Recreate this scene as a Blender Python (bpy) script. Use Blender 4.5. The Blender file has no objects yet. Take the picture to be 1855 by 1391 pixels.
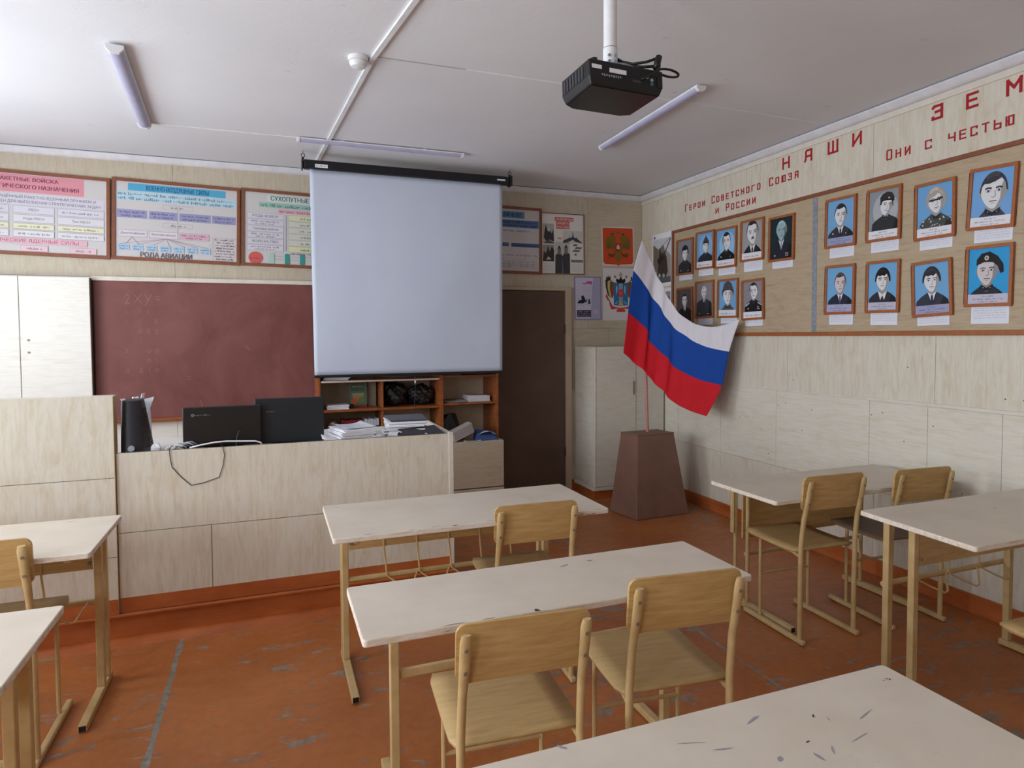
import bpy, bmesh, math, random
from mathutils import Vector, Matrix, Euler
from mathutils.geometry import delaunay_2d_cdt

scn = bpy.context.scene
COL = scn.collection
PI = math.pi

# ------------------------------------------------------------------ camera
cam_data = bpy.data.cameras.new('camera')
cam = bpy.data.objects.new('camera', cam_data)
COL.objects.link(cam)
YAW, PITCH, ROLL = math.radians(20.594), math.radians(-2.231), math.radians(-0.3234)
_f = Vector((math.sin(YAW)*math.cos(PITCH), math.cos(YAW)*math.cos(PITCH), math.sin(PITCH)))
_r = Vector((math.cos(YAW), -math.sin(YAW), 0.0))
_u = _r.cross(_f)
_r2 = math.cos(ROLL)*_r + math.sin(ROLL)*_u
_u2 = -math.sin(ROLL)*_r + math.cos(ROLL)*_u
cam.matrix_world = Matrix(((_r2.x, _u2.x, -_f.x, 0.0), (_r2.y, _u2.y, -_f.y, 0.0), (_r2.z, _u2.z, -_f.z, 1.53), (0, 0, 0, 1)))
cam_data.sensor_width = 36.0
cam_data.lens = 1167.63/1855*36.0
cam_data.shift_y = -(695.5-654.2)/1855
cam_data.clip_start = 0.02
scn.camera = cam

# ------------------------------------------------------------------ world, daylight, exposure
world = bpy.data.worlds.new('overcast_sky')
scn.world = world
world.use_nodes = True
bg = world.node_tree.nodes['Background']
bg.inputs['Color'].default_value = (0.80, 0.88, 1.0, 1)
bg.inputs['Strength'].default_value = 1.2
WINDOWS = [(-1.75, -0.15), (0.45, 2.25), (2.75, 4.85)]       # y ranges of the windows in the left wall
WZ0, WZ1 = 0.85, 2.62
XL, XR, YB, YF, ZC = -2.65, 3.582, -2.6, 5.737, 2.94          # room: left, right, back, front, ceiling
for (a, b), pw in zip(WINDOWS, (84, 118, 150)):
    ld = bpy.data.lights.new('daylight', 'AREA')
    ld.shape = 'RECTANGLE'
    ld.size = b-a
    ld.size_y = WZ1-WZ0
    ld.energy = pw
    ld.color = (0.88, 0.945, 1.0)
    lo = bpy.data.objects.new('daylight', ld)
    COL.objects.link(lo)
    lo.location = (XL-0.24, (a+b)/2, (WZ0+WZ1)/2)
    lo.rotation_euler = (0, -PI/2, 0)
scn.view_settings.view_transform = 'Standard'
scn.view_settings.look = 'None'
scn.view_settings.exposure = -0.11
scn.view_settings.gamma = 1.0
scn.view_settings.use_curve_mapping = False

# ------------------------------------------------------------------ materials
def lin(c):
    c /= 255.0
    return c/12.92 if c <= 0.04045 else ((c+0.055)/1.055)**2.4
def rgb(r, g, b): return (lin(r), lin(g), lin(b), 1.0)
MATS = {}
class NT:
    """small helper around a material's node tree"""
    def __init__(s, name):
        s.m = bpy.data.materials.new(name)
        s.m.use_nodes = True
        s.t = s.m.node_tree
        s.b = s.t.nodes['Principled BSDF']
        MATS[name] = s.m
    def n(s, typ, **kw):
        nd = s.t.nodes.new(typ)
        for k, v in kw.items():
            if k.startswith('i_'): nd.inputs[k[2:].replace('_', ' ')].default_value = v
            else: setattr(nd, k, v)
        return nd
    def l(s, a, b): s.t.links.new(a, b)
    def coords(s, scale, rot=(0, 0, 0)):
        tc = s.n('ShaderNodeTexCoord')
        mp = s.n('ShaderNodeMapping')
        mp.inputs['Scale'].default_value = scale
        mp.inputs['Rotation'].default_value = rot
        s.l(tc.outputs['Object'], mp.inputs['Vector'])
        return mp.outputs['Vector']
    def noise(s, vec, scale, detail=4, rough=0.55, dist=0.0):
        nd = s.n('ShaderNodeTexNoise')
        nd.inputs['Scale'].default_value = scale
        nd.inputs['Detail'].default_value = detail
        nd.inputs['Roughness'].default_value = rough
        nd.inputs['Distortion'].default_value = dist
        s.l(vec, nd.inputs['Vector'])
        return nd.outputs['Fac']
    def ramp(s, fac, stops):
        nd = s.n('ShaderNodeValToRGB')
        e = nd.color_ramp.elements
        while len(e) < len(stops): e.new(0.5)
        for q, (p, c) in zip(e, stops):
            q.position = p
            q.color = c
        s.l(fac, nd.inputs['Fac'])
        return nd.outputs['Color']
    def mix(s, fac, a, b, mode='MIX'):
        nd = s.n('ShaderNodeMix', data_type='RGBA', blend_type=mode)
        for sock, v in ((nd.inputs[0], fac), (nd.inputs[6], a), (nd.inputs[7], b)):
            if isinstance(v, (int, float)): sock.default_value = v
            elif isinstance(v, tuple): sock.default_value = v
            else: s.l(v, sock)
        return nd.outputs[2]
    def math(s, op, a, b=0.0):
        nd = s.n('ShaderNodeMath', operation=op)
        for k, v in ((0, a), (1, b)):
            if isinstance(v, (int, float)): nd.inputs[k].default_value = v
            else: s.l(v, nd.inputs[k])
        return nd.outputs[0]
    def out(s, col=None, rough=0.5, spec=0.5, metal=0.0, bump=None, bs=0.1, bd=0.01):
        if isinstance(col, tuple): s.b.inputs['Base Color'].default_value = col
        elif col is not None: s.l(col, s.b.inputs['Base Color'])
        if isinstance(rough, (int, float)): s.b.inputs['Roughness'].default_value = rough
        else: s.l(rough, s.b.inputs['Roughness'])
        s.b.inputs['Specular IOR Level'].default_value = spec
        s.b.inputs['Metallic'].default_value = metal
        if bump is not None:
            bp = s.n('ShaderNodeBump')
            bp.inputs['Strength'].default_value = bs
            bp.inputs['Distance'].default_value = bd
            s.l(bump, bp.inputs['Height'])
            s.l(bp.outputs['Normal'], s.b.inputs['Normal'])
        return s.m

def flat(name, c, rough=0.5, spec=0.4, metal=0.0, var=0.06, scale=14.0):
    if name in MATS: return MATS[name]
    t = NT(name)
    v = t.coords((1, 1, 1))
    f = t.noise(v, scale, 3)
    d = tuple(x*(1-var) for x in c[:3])+(1,)
    e = tuple(min(1, x*(1+var)) for x in c[:3])+(1,)
    return t.out(t.ramp(f, [(0.3, d), (0.7, e)]), rough, spec, metal)
def ink(r, g, b):
    n = 'ink_%02x%02x%02x' % (r, g, b)
    if n in MATS: return MATS[n]
    t = NT(n)
    return t.out(rgb(r, g, b), 0.55, 0.25)

def panel(name, light, mid, dark, vertical, rough=0.38):
    t = NT(name)
    v = t.coords((7.5, 7.5, 1.7) if vertical else (1.7, 1.7, 9))
    f = t.noise(v, 3.0, 6, 0.64, 0.9)
    w = t.coords((24, 24, 2.6) if vertical else (2.6, 2.6, 30))
    g = t.noise(w, 2.6, 4, 0.65, 0.3)
    blot = t.noise(t.coords((2.2, 2.2, 1.6)), 2.4, 4, 0.6)
    c = t.ramp(f, [(0.30, dark), (0.45, mid), (0.55, light), (0.70, mid)])
    c2 = t.ramp(g, [(0.34, dark), (0.48, mid), (0.62, light)])
    c3 = t.mix(t.ramp(blot, [(0.35, (0.25,)*3+(1,)), (0.65, (0.7,)*3+(1,))]), light, c)
    return t.out(t.mix(0.30, c3, c2), rough, 0.35, bump=g, bs=0.03, bd=0.004)
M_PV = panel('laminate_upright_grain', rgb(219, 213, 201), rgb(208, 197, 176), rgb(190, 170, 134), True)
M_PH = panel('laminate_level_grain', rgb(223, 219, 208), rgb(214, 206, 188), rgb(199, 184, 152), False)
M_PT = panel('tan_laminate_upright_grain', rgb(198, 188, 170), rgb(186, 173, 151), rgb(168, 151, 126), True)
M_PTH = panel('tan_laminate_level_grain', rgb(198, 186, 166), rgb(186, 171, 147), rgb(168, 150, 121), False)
M_WHITE = panel('white_laminate', rgb(236, 234, 228), rgb(230, 226, 216), rgb(216, 208, 190), False)
M_BOARD = panel('brown_laminate_level_grain', rgb(186, 168, 142), rgb(176, 156, 128), rgb(150, 126, 96), False, 0.5)
M_GAP = flat('joint_backing_board', rgb(128, 112, 92), 0.8, 0.1)
M_NAIL = flat('brown_nail_head', rgb(92, 76, 60), 0.6)

t = NT('painted_floor')
v = t.coords((1, 1, 1))
big = t.noise(v, 1.3, 4, 0.6)
base = t.ramp(big, [(0.32, rgb(154, 90, 48)), (0.52, rgb(172, 103, 56)), (0.72, rgb(186, 117, 68))])
fine = t.noise(v, 26, 4, 0.65)
base = t.mix(0.22, base, t.ramp(fine, [(0.35, rgb(138, 78, 42)), (0.7, rgb(190, 120, 68))]))
st = t.noise(t.coords((3.0, 7.0, 1), (0, 0, 0.4)), 2.1, 6, 0.72, 0.6)
area = t.noise(v, 0.95, 2, 0.5)
wear = t.math('ADD', st, t.math('MULTIPLY', t.math('SUBTRACT', area, 0.5), 0.45))
for (px_, py_, rad_, amt_) in ((-0.62, 1.95, 0.75, 0.10), (2.75, 1.75, 0.9, 0.09), (2.2, 2.6, 0.5, 0.05), (0.05, 2.2, 0.5, 0.02)):   # where feet have rubbed most
    dn = t.n('ShaderNodeVectorMath', operation='DISTANCE')
    t.l(v, dn.inputs[0]); dn.inputs[1].default_value = (px_, py_, 0)
    fall = t.math('MULTIPLY', t.math('MAXIMUM', t.math('SUBTRACT', 1.0, t.math('DIVIDE', dn.outputs['Value'], rad_)), 0.0), amt_)
    wear = t.math('ADD', wear, fall)
mask = t.ramp(wear, [(0.585, (0, 0, 0, 1)), (0.612, (0.8, 0.8, 0.8, 1))])
sep = t.n('ShaderNodeSeparateXYZ')
tc = t.n('ShaderNodeTexCoord')
t.l(tc.outputs['Object'], sep.inputs[0])
def seam(px, w):
    d = t.math('ABSOLUTE', t.math('SUBTRACT', sep.outputs[0], px))
    d = t.math('ADD', d, t.math('MULTIPLY', t.math('SUBTRACT', t.noise(v, 9, 3), 0.5), 0.03))
    return t.math('LESS_THAN', d, w)
sm = t.math('MAXIMUM', seam(-0.445, 0.011), seam(2.05, 0.008))
grey = t.ramp(fine, [(0.3, rgb(104, 100, 92)), (0.7, rgb(150, 146, 138))])
col = t.mix(mask, base, grey)
col = t.mix(sm, col, grey)
rg = t.ramp(wear, [(0.35, (0.30,)*3+(1,)), (0.64, (0.52,)*3+(1,))])
M_FLOOR = t.out(col, rg, 0.4, bump=wear, bs=0.10, bd=0.004)

t = NT('orange_gloss_paint')
f = t.noise(t.coords((1, 1, 3)), 4, 5, 0.6)
M_ORANGE = t.out(t.ramp(f, [(0.3, rgb(160, 82, 38)), (0.7, rgb(188, 106, 58))]), 0.34, 0.45, bump=f, bs=0.05)

t = NT('ceiling_plaster')
v = t.coords((1, 1, 1))
f = t.noise(v, 6, 6, 0.62, 0.4)
g = t.noise(v, 0.8, 3, 0.5)
sp = t.noise(t.coords((1, 1.6, 1)), 11, 2, 0.4)
c = t.ramp(g, [(0.3, rgb(224, 226, 231)), (0.7, rgb(234, 236, 240))])
c = t.mix(t.ramp(sp, [(0.735, (0, 0, 0, 1)), (0.78, (0.28, 0.28, 0.28, 1))]), c, rgb(190, 190, 194))
M_CEIL = t.out(c, 0.8, 0.15, bump=f, bs=0.13, bd=0.02)

t = NT('desk_top_paint')
v = t.coords((1, 1, 1))
f = t.noise(v, 5, 5, 0.6)
g = t.noise(t.coords((1, 3, 1), (0, 0, 0.5)), 9, 5, 0.7, 0.8)
c = t.ramp(f, [(0.3, rgb(204, 191, 175)), (0.7, rgb(215, 203, 188))])
c = t.mix(t.ramp(g, [(0.66, (0, 0, 0, 1)), (0.74, (0.42,)*3+(1,))]), c, rgb(176, 168, 172))
M_TOP = t.out(c, 0.42, 0.4)
t = NT('worn_desk_edge')
g = t.noise(t.coords((2, 8, 8)), 7, 5, 0.7)
M_EDGE = t.out(t.ramp(g, [(0.30, rgb(120, 104, 92)), (0.36, rgb(206, 188, 166)), (0.62, rgb(226, 216, 206))]), 0.6, 0.3)
t = NT('yellow_brown_tube_paint')
f = t.noise(t.coords((1, 1, 1)), 12, 4, 0.6)
M_TUBE = t.out(t.ramp(f, [(0.3, rgb(182, 152, 102)), (0.7, rgb(204, 176, 128))]), 0.42, 0.4)
t = NT('varnished_plywood')
f = t.noise(t.coords((1.5, 1.5, 14)), 5, 5, 0.6, 0.3)
M_PLY = t.out(t.ramp(f, [(0.3, rgb(176, 140, 88)), (0.52, rgb(190, 154, 100)), (0.72, rgb(200, 166, 114))]), 0.4, 0.4)
t = NT('seat_plywood')
f = t.noise(t.coords((2, 14, 2)), 4, 5, 0.6, 0.3)
M_SEAT = t.out(t.ramp(f, [(0.3, rgb(180, 148, 98)), (0.7, rgb(198, 168, 118))]), 0.4, 0.4)
M_GREYSEAT = flat('dark_worn_seat', rgb(120, 100, 84), 0.5)
M_BOLT = flat('dull_steel_bolt', rgb(136, 124, 108), 0.45, 0.5, 0.3)
t = NT('orange_wood_veneer')
f = t.noise(t.coords((2.5, 2.5, 14)), 4, 5, 0.6, 0.5)
M_OWOOD = t.out(t.ramp(f, [(0.3, rgb(126, 66, 32)), (0.7, rgb(168, 96, 50))]), 0.4, 0.4)
M_BACKB = flat('bookcase_back_board', rgb(206, 188, 164), 0.7)
M_FRAMEW = flat('reddish_brown_frame_wood', rgb(134, 80, 56), 0.5, var=0.12, scale=30)
M_PFRAME = flat('orange_brown_picture_frame', rgb(160, 94, 52), 0.4, var=0.12, scale=40)
t = NT('maroon_board_paint')
f = t.noise(t.coords((1.4, 1, 1.0)), 2.2, 6, 0.62, 0.6)
g = t.noise(t.coords((1, 1, 1)), 60, 3, 0.7)
c = t.ramp(f, [(0.3, rgb(110, 64, 60)), (0.7, rgb(134, 86, 82))])
c = t.mix(t.ramp(g, [(0.70, (0, 0, 0, 1)), (0.82, (0.35,)*3+(1,))]), c, rgb(170, 130, 130))
M_CHALKB = t.out(c, 0.5, 0.3)
M_CHALK = flat('faint_chalk', rgb(158, 116, 112), 0.9, 0.05)
M_DOOR = flat('dark_brown_upholstered_door', rgb(98, 78, 68), 0.55, 0.3, var=0.12, scale=3)
M_JAMB = flat('pale_door_jamb', rgb(186, 166, 144), 0.5)
t = NT('projection_fabric')
f = t.noise(t.coords((1.2, 1, 0.7)), 2.0, 3, 0.5)
M_SCREEN = t.out(t.ramp(f, [(0.3, rgb(194, 201, 220)), (0.7, rgb(202, 209, 226))]), 0.65, 0.2, bump=f, bs=0.12, bd=0.03)
M_BLACK = flat('black_plastic', rgb(24, 23, 26), 0.42, 0.4)
M_GLOSSB = flat('glossy_black_plastic', rgb(20, 19, 22), 0.2, 0.5)
M_DARKG = flat('dark_grey_plastic', rgb(58, 58, 66), 0.4, 0.45)
M_WPLAST = flat('white_plastic', rgb(226, 226, 228), 0.4, 0.4)
M_DIFF = flat('lavender_white_diffuser', rgb(178, 178, 206), 0.35, 0.4)
M_CORNICE = flat('white_cornice_paint', rgb(226, 226, 232), 0.55)
M_CREAMT = flat('cream_trim_paint', rgb(218, 210, 199), 0.5)
M_JOINT = flat('grey_plaster_joint', rgb(172, 170, 174), 0.8, 0.1)
M_ALU = flat('scratched_aluminium', rgb(150, 158, 170), 0.42, 0.5, 0.35, var=0.2, scale=40)
M_PAPER = flat('white_paper', rgb(232, 232, 238), 0.7, 0.2, var=0.03)
M_CARD = flat('caption_card_paper', rgb(226, 228, 240), 0.7, 0.2, var=0.03)
M_PED = flat('brown_pedestal_paint', rgb(126, 94, 80), 0.5, 0.35, var=0.10, scale=5)
M_POLE = flat('pink_painted_pole', rgb(190, 130, 124), 0.5)
M_RED = ink(172, 28, 40)
def fabric(n, c):
    t = NT(n)
    f = t.noise(t.coords((6, 6, 1.4)), 5, 4, 0.6)
    return t.out(t.ramp(f, [(0.3, tuple(x*0.9 for x in c[:3])+(1,)), (0.7, c)]), 0.75, 0.2)
M_FW, M_FB, M_FR = fabric('white_flag_cloth', rgb(226, 222, 230)), fabric('blue_flag_cloth', rgb(24, 72, 160)), fabric('red_flag_cloth', rgb(206, 30, 42))
t = NT('window_glass')
t.t.nodes.remove(t.b)
tr, gl, mx = t.n('ShaderNodeBsdfTransparent'), t.n('ShaderNodeBsdfGlossy'), t.n('ShaderNodeMixShader')
gl.inputs['Roughness'].default_value = 0.03
mx.inputs[0].default_value = 0.06
t.l(tr.outputs[0], mx.inputs[1]); t.l(gl.outputs[0], mx.inputs[2])
t.l(mx.outputs[0], t.t.nodes['Material Output'].inputs['Surface'])
M_GLASS = t.m
t = NT('black_bin_bag')
f = t.noise(t.coords((1, 1, 1)), 16, 4, 0.6, 1.0)
M_BAG = t.out(rgb(26, 27, 29), 0.28, 0.6, bump=f, bs=0.6, bd=0.03)

# ------------------------------------------------------------------ mesh building
WM = {}                                   # world matrix of every thing / part, kept here while building
class B:
    """collects shapes; done() links them as ONE mesh object"""
    plan = None                            # (size, corner drawn, corner built) while things are being set out on a worktop
    @staticmethod
    def placed(p):
        if not B.plan: return tuple(p)
        k, a, c = B.plan
        return tuple(c[i]+k*(p[i]-a[i]) for i in range(3))
    def __init__(s): s.v, s.f, s.m, s.mats = [], [], [], []
    def mi(s, mat):
        if mat not in s.mats: s.mats.append(mat)
        return s.mats.index(mat)
    def add(s, verts, faces, mat):
        o, k = len(s.v), s.mi(mat)
        s.v += [tuple(p) for p in verts]
        for f in faces:
            s.f.append([i+o for i in f])
            s.m.append(k)
        return s
    def box(s, x0, x1, y0, y1, z0, z1, mat, mtop=None):
        vs = [(x, y, z) for z in (z0, z1) for y in (y0, y1) for x in (x0, x1)]
        s.add(vs, [(0, 2, 3, 1), (0, 1, 5, 4), (1, 3, 7, 5), (3, 2, 6, 7), (2, 0, 4, 6)], mat)
        s.add(vs, [(4, 5, 7, 6)], mtop or mat)
        return s
    def hexa(s, lo, hi, mat):
        """solid between two quads (counter-clockwise from above)"""
        s.add(list(lo)+list(hi), [(3, 2, 1, 0), (4, 5, 6, 7), (0, 1, 5, 4), (1, 2, 6, 5), (2, 3, 7, 6), (3, 0, 4, 7)], mat)
        return s
    def prism(s, poly, z0, z1, mat, ax='z', mside=None):
        """extrude a 2-D polygon along an axis"""
        n = len(poly)
        def P(a, b, c): return {'z': (a, b, c), 'y': (a, c, b), 'x': (c, a, b)}[ax]
        vs = [P(a, b, z0) for a, b in poly]+[P(a, b, z1) for a, b in poly]
        s.add(vs, [tuple(range(n-1, -1, -1)), tuple(range(n, 2*n))], mat)
        s.add(vs, [(i, (i+1) % n, (i+1) % n+n, i+n) for i in range(n)], mside or mat)
        return s
    def tube(s, pts, r, mat, n=8, closed=False, flat_=None):
        pts = [Vector(p) for p in pts]
        rs = r if isinstance(r, (list, tuple)) else [r]*len(pts)
        rings = []
        up = None
        N = len(pts)
        for i, p in enumerate(pts):
            if closed: d = pts[(i+1) % N]-pts[(i-1) % N]
            else: d = pts[min(i+1, N-1)]-pts[max(i-1, 0)]
            if d.length < 1e-9: d = Vector((0, 0, 1))
            d.normalize()
            if up is None:
                up = Vector((0, 0, 1)) if abs(d.z) < 0.9 else Vector((1, 0, 0))
            a = up-d*up.dot(d)
            if a.length < 1e-5: a = d.orthogonal()
            a.normalize(); up = a
            b = d.cross(a)
            fl = flat_[i] if flat_ else (1, 1)
            rings.append([p+a*(rs[i]*fl[0]*math.cos(2*PI*k/n))+b*(rs[i]*fl[1]*math.sin(2*PI*k/n)) for k in range(n)])
        vs = [q for R in rings for q in R]
        fs = []
        for i in range(N if closed else N-1):
            j = (i+1) % N
            for k in range(n):
                k2 = (k+1) % n
                fs.append((i*n+k, i*n+k2, j*n+k2, j*n+k))
        if not closed:
            fs += [tuple(range(n-1, -1, -1)), tuple((N-1)*n+k for k in range(n))]
        return s.add(vs, fs, mat)
    def cyl(s, p, q, r, mat, n=16, r2=None): return s.tube([p, q], [r, r if r2 is None else r2], mat, n)
    def ball(s, c, r, mat, nu=12, nv=8, sc=(1, 1, 1), jit=0.0, seed=0):
        rd = random.Random(seed)
        vs = []
        for i in range(nv+1):
            th = PI*i/nv
            for k in range(nu):
                ph = 2*PI*k/nu
                q = r*(1+jit*(rd.random()-0.5)*(0 < i < nv))
                vs.append((c[0]+q*sc[0]*math.sin(th)*math.cos(ph), c[1]+q*sc[1]*math.sin(th)*math.sin(ph), c[2]+q*sc[2]*math.cos(th)))
        fs = [(i*nu+k, (i+1)*nu+k, (i+1)*nu+(k+1) % nu, i*nu+(k+1) % nu) for i in range(nv) for k in range(nu)]
        return s.add(vs, fs, mat)
    def grid(s, fn, nu, nv, mat):
        vs = [fn(i/nu, j/nv) for j in range(nv+1) for i in range(nu+1)]
        fs = [(j*(nu+1)+i, j*(nu+1)+i+1, (j+1)*(nu+1)+i+1, (j+1)*(nu+1)+i) for j in range(nv) for i in range(nu)]
        return s.add(vs, fs, mat)
    def done(s, name, parent=None, world=True, bevel=0.0, smooth=False, segs=2, normals=True, solid=0.0):
        me = bpy.data.meshes.new(name)
        vs = s.v
        if B.plan: vs = [B.placed(p) if world else tuple(q*B.plan[0] for q in p) for p in vs]
        if parent is not None and world:
            inv = WM[parent].inverted()
            vs = [tuple(inv @ Vector(p)) for p in vs]
        me.from_pydata(vs, [], s.f)
        for m in s.mats: me.materials.append(m)
        me.polygons.foreach_set('material_index', s.m)
        if normals:
            bm = bmesh.new(); bm.from_mesh(me)
            bmesh.ops.remove_doubles(bm, verts=bm.verts, dist=1e-6)
            bmesh.ops.recalc_face_normals(bm, faces=bm.faces)
            bm.to_mesh(me); bm.free()
        if smooth:
            me.polygons.foreach_set('use_smooth', [True]*len(me.polygons))
            if smooth != 'all':
                try: me.set_sharp_from_angle(angle=math.radians(40))
                except Exception: pass
        me.update()
        o = bpy.data.objects.new(name, me)
        COL.objects.link(o)
        if parent is not None:
            o.parent = parent
            WM[o] = WM[parent]
        else:
            WM[o] = Matrix.Identity(4)
        if solid:
            md = o.modifiers.new('thickness', 'SOLIDIFY'); md.thickness = solid; md.offset = 0
        if bevel:
            md = o.modifiers.new('edge', 'BEVEL'); md.width = bevel; md.segments = segs; md.limit_method = 'ANGLE'; md.angle_limit = math.radians(40)
        return o

def thing(name, label, cat, loc=(0, 0, 0), rz=0.0, group=None, ry=0.0, rx=0.0):
    o = bpy.data.objects.new(name, None)
    COL.objects.link(o)
    o.empty_display_size = 0.1
    loc = B.placed(loc)
    o.location = loc
    o.rotation_euler = (rx, ry, rz)
    WM[o] = Matrix.Translation(loc) @ Euler((rx, ry, rz), 'XYZ').to_matrix().to_4x4()
    return tag(o, label, cat, group)
def tag(o, label, cat, group=None):
    o['label'] = label
    o['category'] = cat
    if group: o['group'] = group
    return o
def struct(o, label=None):
    o['kind'] = 'structure'
    if label: o['label'] = label
    return o
def origin(o, loc):
    """move a finished world-space mesh's origin to loc"""
    me = o.data
    loc = B.placed(loc)
    me.transform(Matrix.Translation(-Vector(loc)))
    o.location = loc
    WM[o] = Matrix.Translation(loc)
    return o
def dup(root, loc, rz=0.0, label=None, group=None):
    r = root.copy(); COL.objects.link(r)
    r.location = loc; r.rotation_euler = (0, 0, rz)
    if label: r['label'] = label
    if group: r['group'] = group
    for ch in list(root.children):
        c = ch.copy(); COL.objects.link(c); c.parent = r
        for g in list(ch.children):
            d = g.copy(); COL.objects.link(d); d.parent = c
    return r

# ------------------------------------------------------------------ flat printing (posters, photographs, letters)
_txt = {}
def text_mesh(body):
    if body not in _txt:
        c = bpy.data.curves.new('lettering', 'FONT')
        c.body = body
        c.resolution_u = 2
        c.fill_mode = 'NONE'
        o = bpy.data.objects.new('lettering', c)
        m = bpy.data.meshes.new_from_object(o)
        V = [Vector(v_.co[:2]) for v_ in m.vertices]
        E = [tuple(e.vertices) for e in m.edges]
        if V:
            r = delaunay_2d_cdt(V, E, [], 0, 1e-6)
            def inside(p):
                w = 0
                for a, b_ in E:
                    a, b_ = V[a], V[b_]
                    if (a.y <= p.y) != (b_.y <= p.y) and a.x+(p.y-a.y)/(b_.y-a.y)*(b_.x-a.x) > p.x: w += 1 if b_.y > a.y else -1
                return w != 0
            P = r[0]
            _txt[body] = (list(P), [tuple(f) for f in r[2] if inside(sum((P[i] for i in f), Vector((0, 0)))/3)])
        else: _txt[body] = ([], [])
        bpy.data.objects.remove(o); bpy.data.curves.remove(c); bpy.data.meshes.remove(m)
    return _txt[body]
class Sheet:
    """2-D printing, u to the right and v up, laid on a sheet that faces local -Y"""
    def __init__(s, w, h, thick=0.003, paper=None):
        s.b = B(); s.k = 0; s.q = 0; s.frozen = False; s.w, s.h = w, h
        s.b.box(-w/2, w/2, 0.0, thick, -h/2, h/2, paper or M_PAPER)
        s.o = (0.0, 0.0, 1.0)
    def at(s, u, v, sc): s.o = (u, v, sc)
    def poly(s, pts, col, rz=None):
        if not s.frozen: s.k += 1
        y = -0.00003*s.k-0.0001
        ou, ov, sc = s.o
        m = ink(*col) if isinstance(col, tuple) else col
        hw, hh = s.w/2, s.h/2
        vs = [(min(hw, max(-hw, ou+sc*p[0])), y, min(hh, max(-hh, ov+sc*p[1]))) for p in pts]
        s.b.add(vs, [tuple(range(len(pts)))], m)
    def rect(s, u0, u1, v0, v1, col): s.poly([(u0, v0), (u1, v0), (u1, v1), (u0, v1)], col)
    def frame(s, u0, u1, v0, v1, col, t=0.0015):
        s.rect(u0, u1, v0, v0+t, col); s.rect(u0, u1, v1-t, v1, col)
        s.rect(u0, u0+t, v0, v1, col); s.rect(u1-t, u1, v0, v1, col)
    def ell(s, u, v, a, b, col, n=20, t0=0.0, t1=2*PI, tilt=0.0):
        pts = []
        for i in range(n):
            t_ = t0+(t1-t0)*i/(n if t1-t0 > 6.2 else n-1)
            x, y = a*math.cos(t_), b*math.sin(t_)
            pts.append((u+x*math.cos(tilt)-y*math.sin(tilt), v+x*math.sin(tilt)+y*math.cos(tilt)))
        s.poly(pts, col)
    def line(s, p, q, w, col):
        d = Vector((q[0]-p[0], q[1]-p[1]))
        if d.length < 1e-9: return
        n = Vector((-d.y, d.x)).normalized()*w/2
        s.poly([(p[0]+n.x, p[1]+n.y), (p[0]-n.x, p[1]-n.y), (q[0]-n.x, q[1]-n.y), (q[0]+n.x, q[1]+n.y)], col)
    def path(s, pts, w, col):
        for a, b in zip(pts, pts[1:]): s.line(a, b, w, col)
    def text(s, body, u, v, h, col, width=None, bold=0.0):
        """one line of letters centred on u, standing on v, capital height h"""
        vs, fs = text_mesh(body)
        if not vs: return
        x0, x1 = min(p.x for p in vs), max(p.x for p in vs)
        sy = h/0.70
        sx = sy if width is None else width/(x1-x0)
        s.k += 1
        y = -0.00003*s.k-0.0001
        ou, ov, sc = s.o
        m = ink(*col)
        cx = (x0+x1)/2
        hh = s.h/2
        for du in ((0.0,) if not bold else (-bold, 0.0, bold)):
            P = [(min(s.w/2, max(-s.w/2, ou+sc*(u+du+(p.x-cx)*sx))), min(hh, max(-hh, ov+sc*(v+p.y*sy)))) for p in vs]
            for f in fs:
                s.q = (s.q+1) % 29
                s.b.add([(P[i][0], y-s.q*1.1e-5, P[i][1]) for i in f], [tuple(range(len(f)))], m)
        s.k += 10
    def scrib(s, u0, u1, v, h, col, seed=0, fill=0.8):
        """a row of strokes too small to read"""
        rd = random.Random(seed)
        s.k += 1; s.frozen = True
        u = u0
        while u < u1-h*0.4:
            wl = rd.randint(3, 9)
            for _ in range(wl):
                if u > u1-h*0.4: break
                q = h*(0.72+0.28*(rd.random() < 0.3))
                a = u; c = h*0.42
                k = rd.random()
                if k < 0.5:
                    s.rect(a, a+h*0.15, v, v+q, col); s.rect(a+c-h*0.15, a+c, v, v+q*0.9, col)
                elif k < 0.8: s.rect(a, a+c, v+q*0.38, v+q*0.62, col)
                else: s.rect(a, a+c, v, v+h*0.22, col); s.rect(a, a+h*0.15, v, v+q, col)
                u += h*0.62
            u += h*0.6
        s.frozen = False
    def done(s, name, parent): return s.b.done(name, parent, world=False, normals=False)

# ================================================================== THE ROOM
struct(B().box(XL-0.2, XR+0.2, YB-0.2, YF+0.2, -0.12, 0.0, M_FLOOR).done('floor'), 'orange-brown painted board floor with worn grey patches')
cb = B().box(XL-0.2, XR+0.2, YB-0.2, YF+0.2, ZC, ZC+0.12, M_CEIL)
cb.tube([(0.53, 3.33, ZC), (1.02, 3.325, ZC)], 0.0035, M_JOINT, 6)
cb.tube([(1.0, 3.325, ZC), (1.6, 3.325, ZC), (2.6, 3.335, ZC), (XR, 3.36, ZC)], 0.006, M_CEIL, 6)       # slab joint
cb.tube([(-0.74, 4.85, ZC), (-0.2, 4.845, ZC), (0.2, 4.85, ZC)], 0.003, M_JOINT, 6)
struct(cb.done('ceiling'), 'white plastered ceiling with slab joints')

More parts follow.
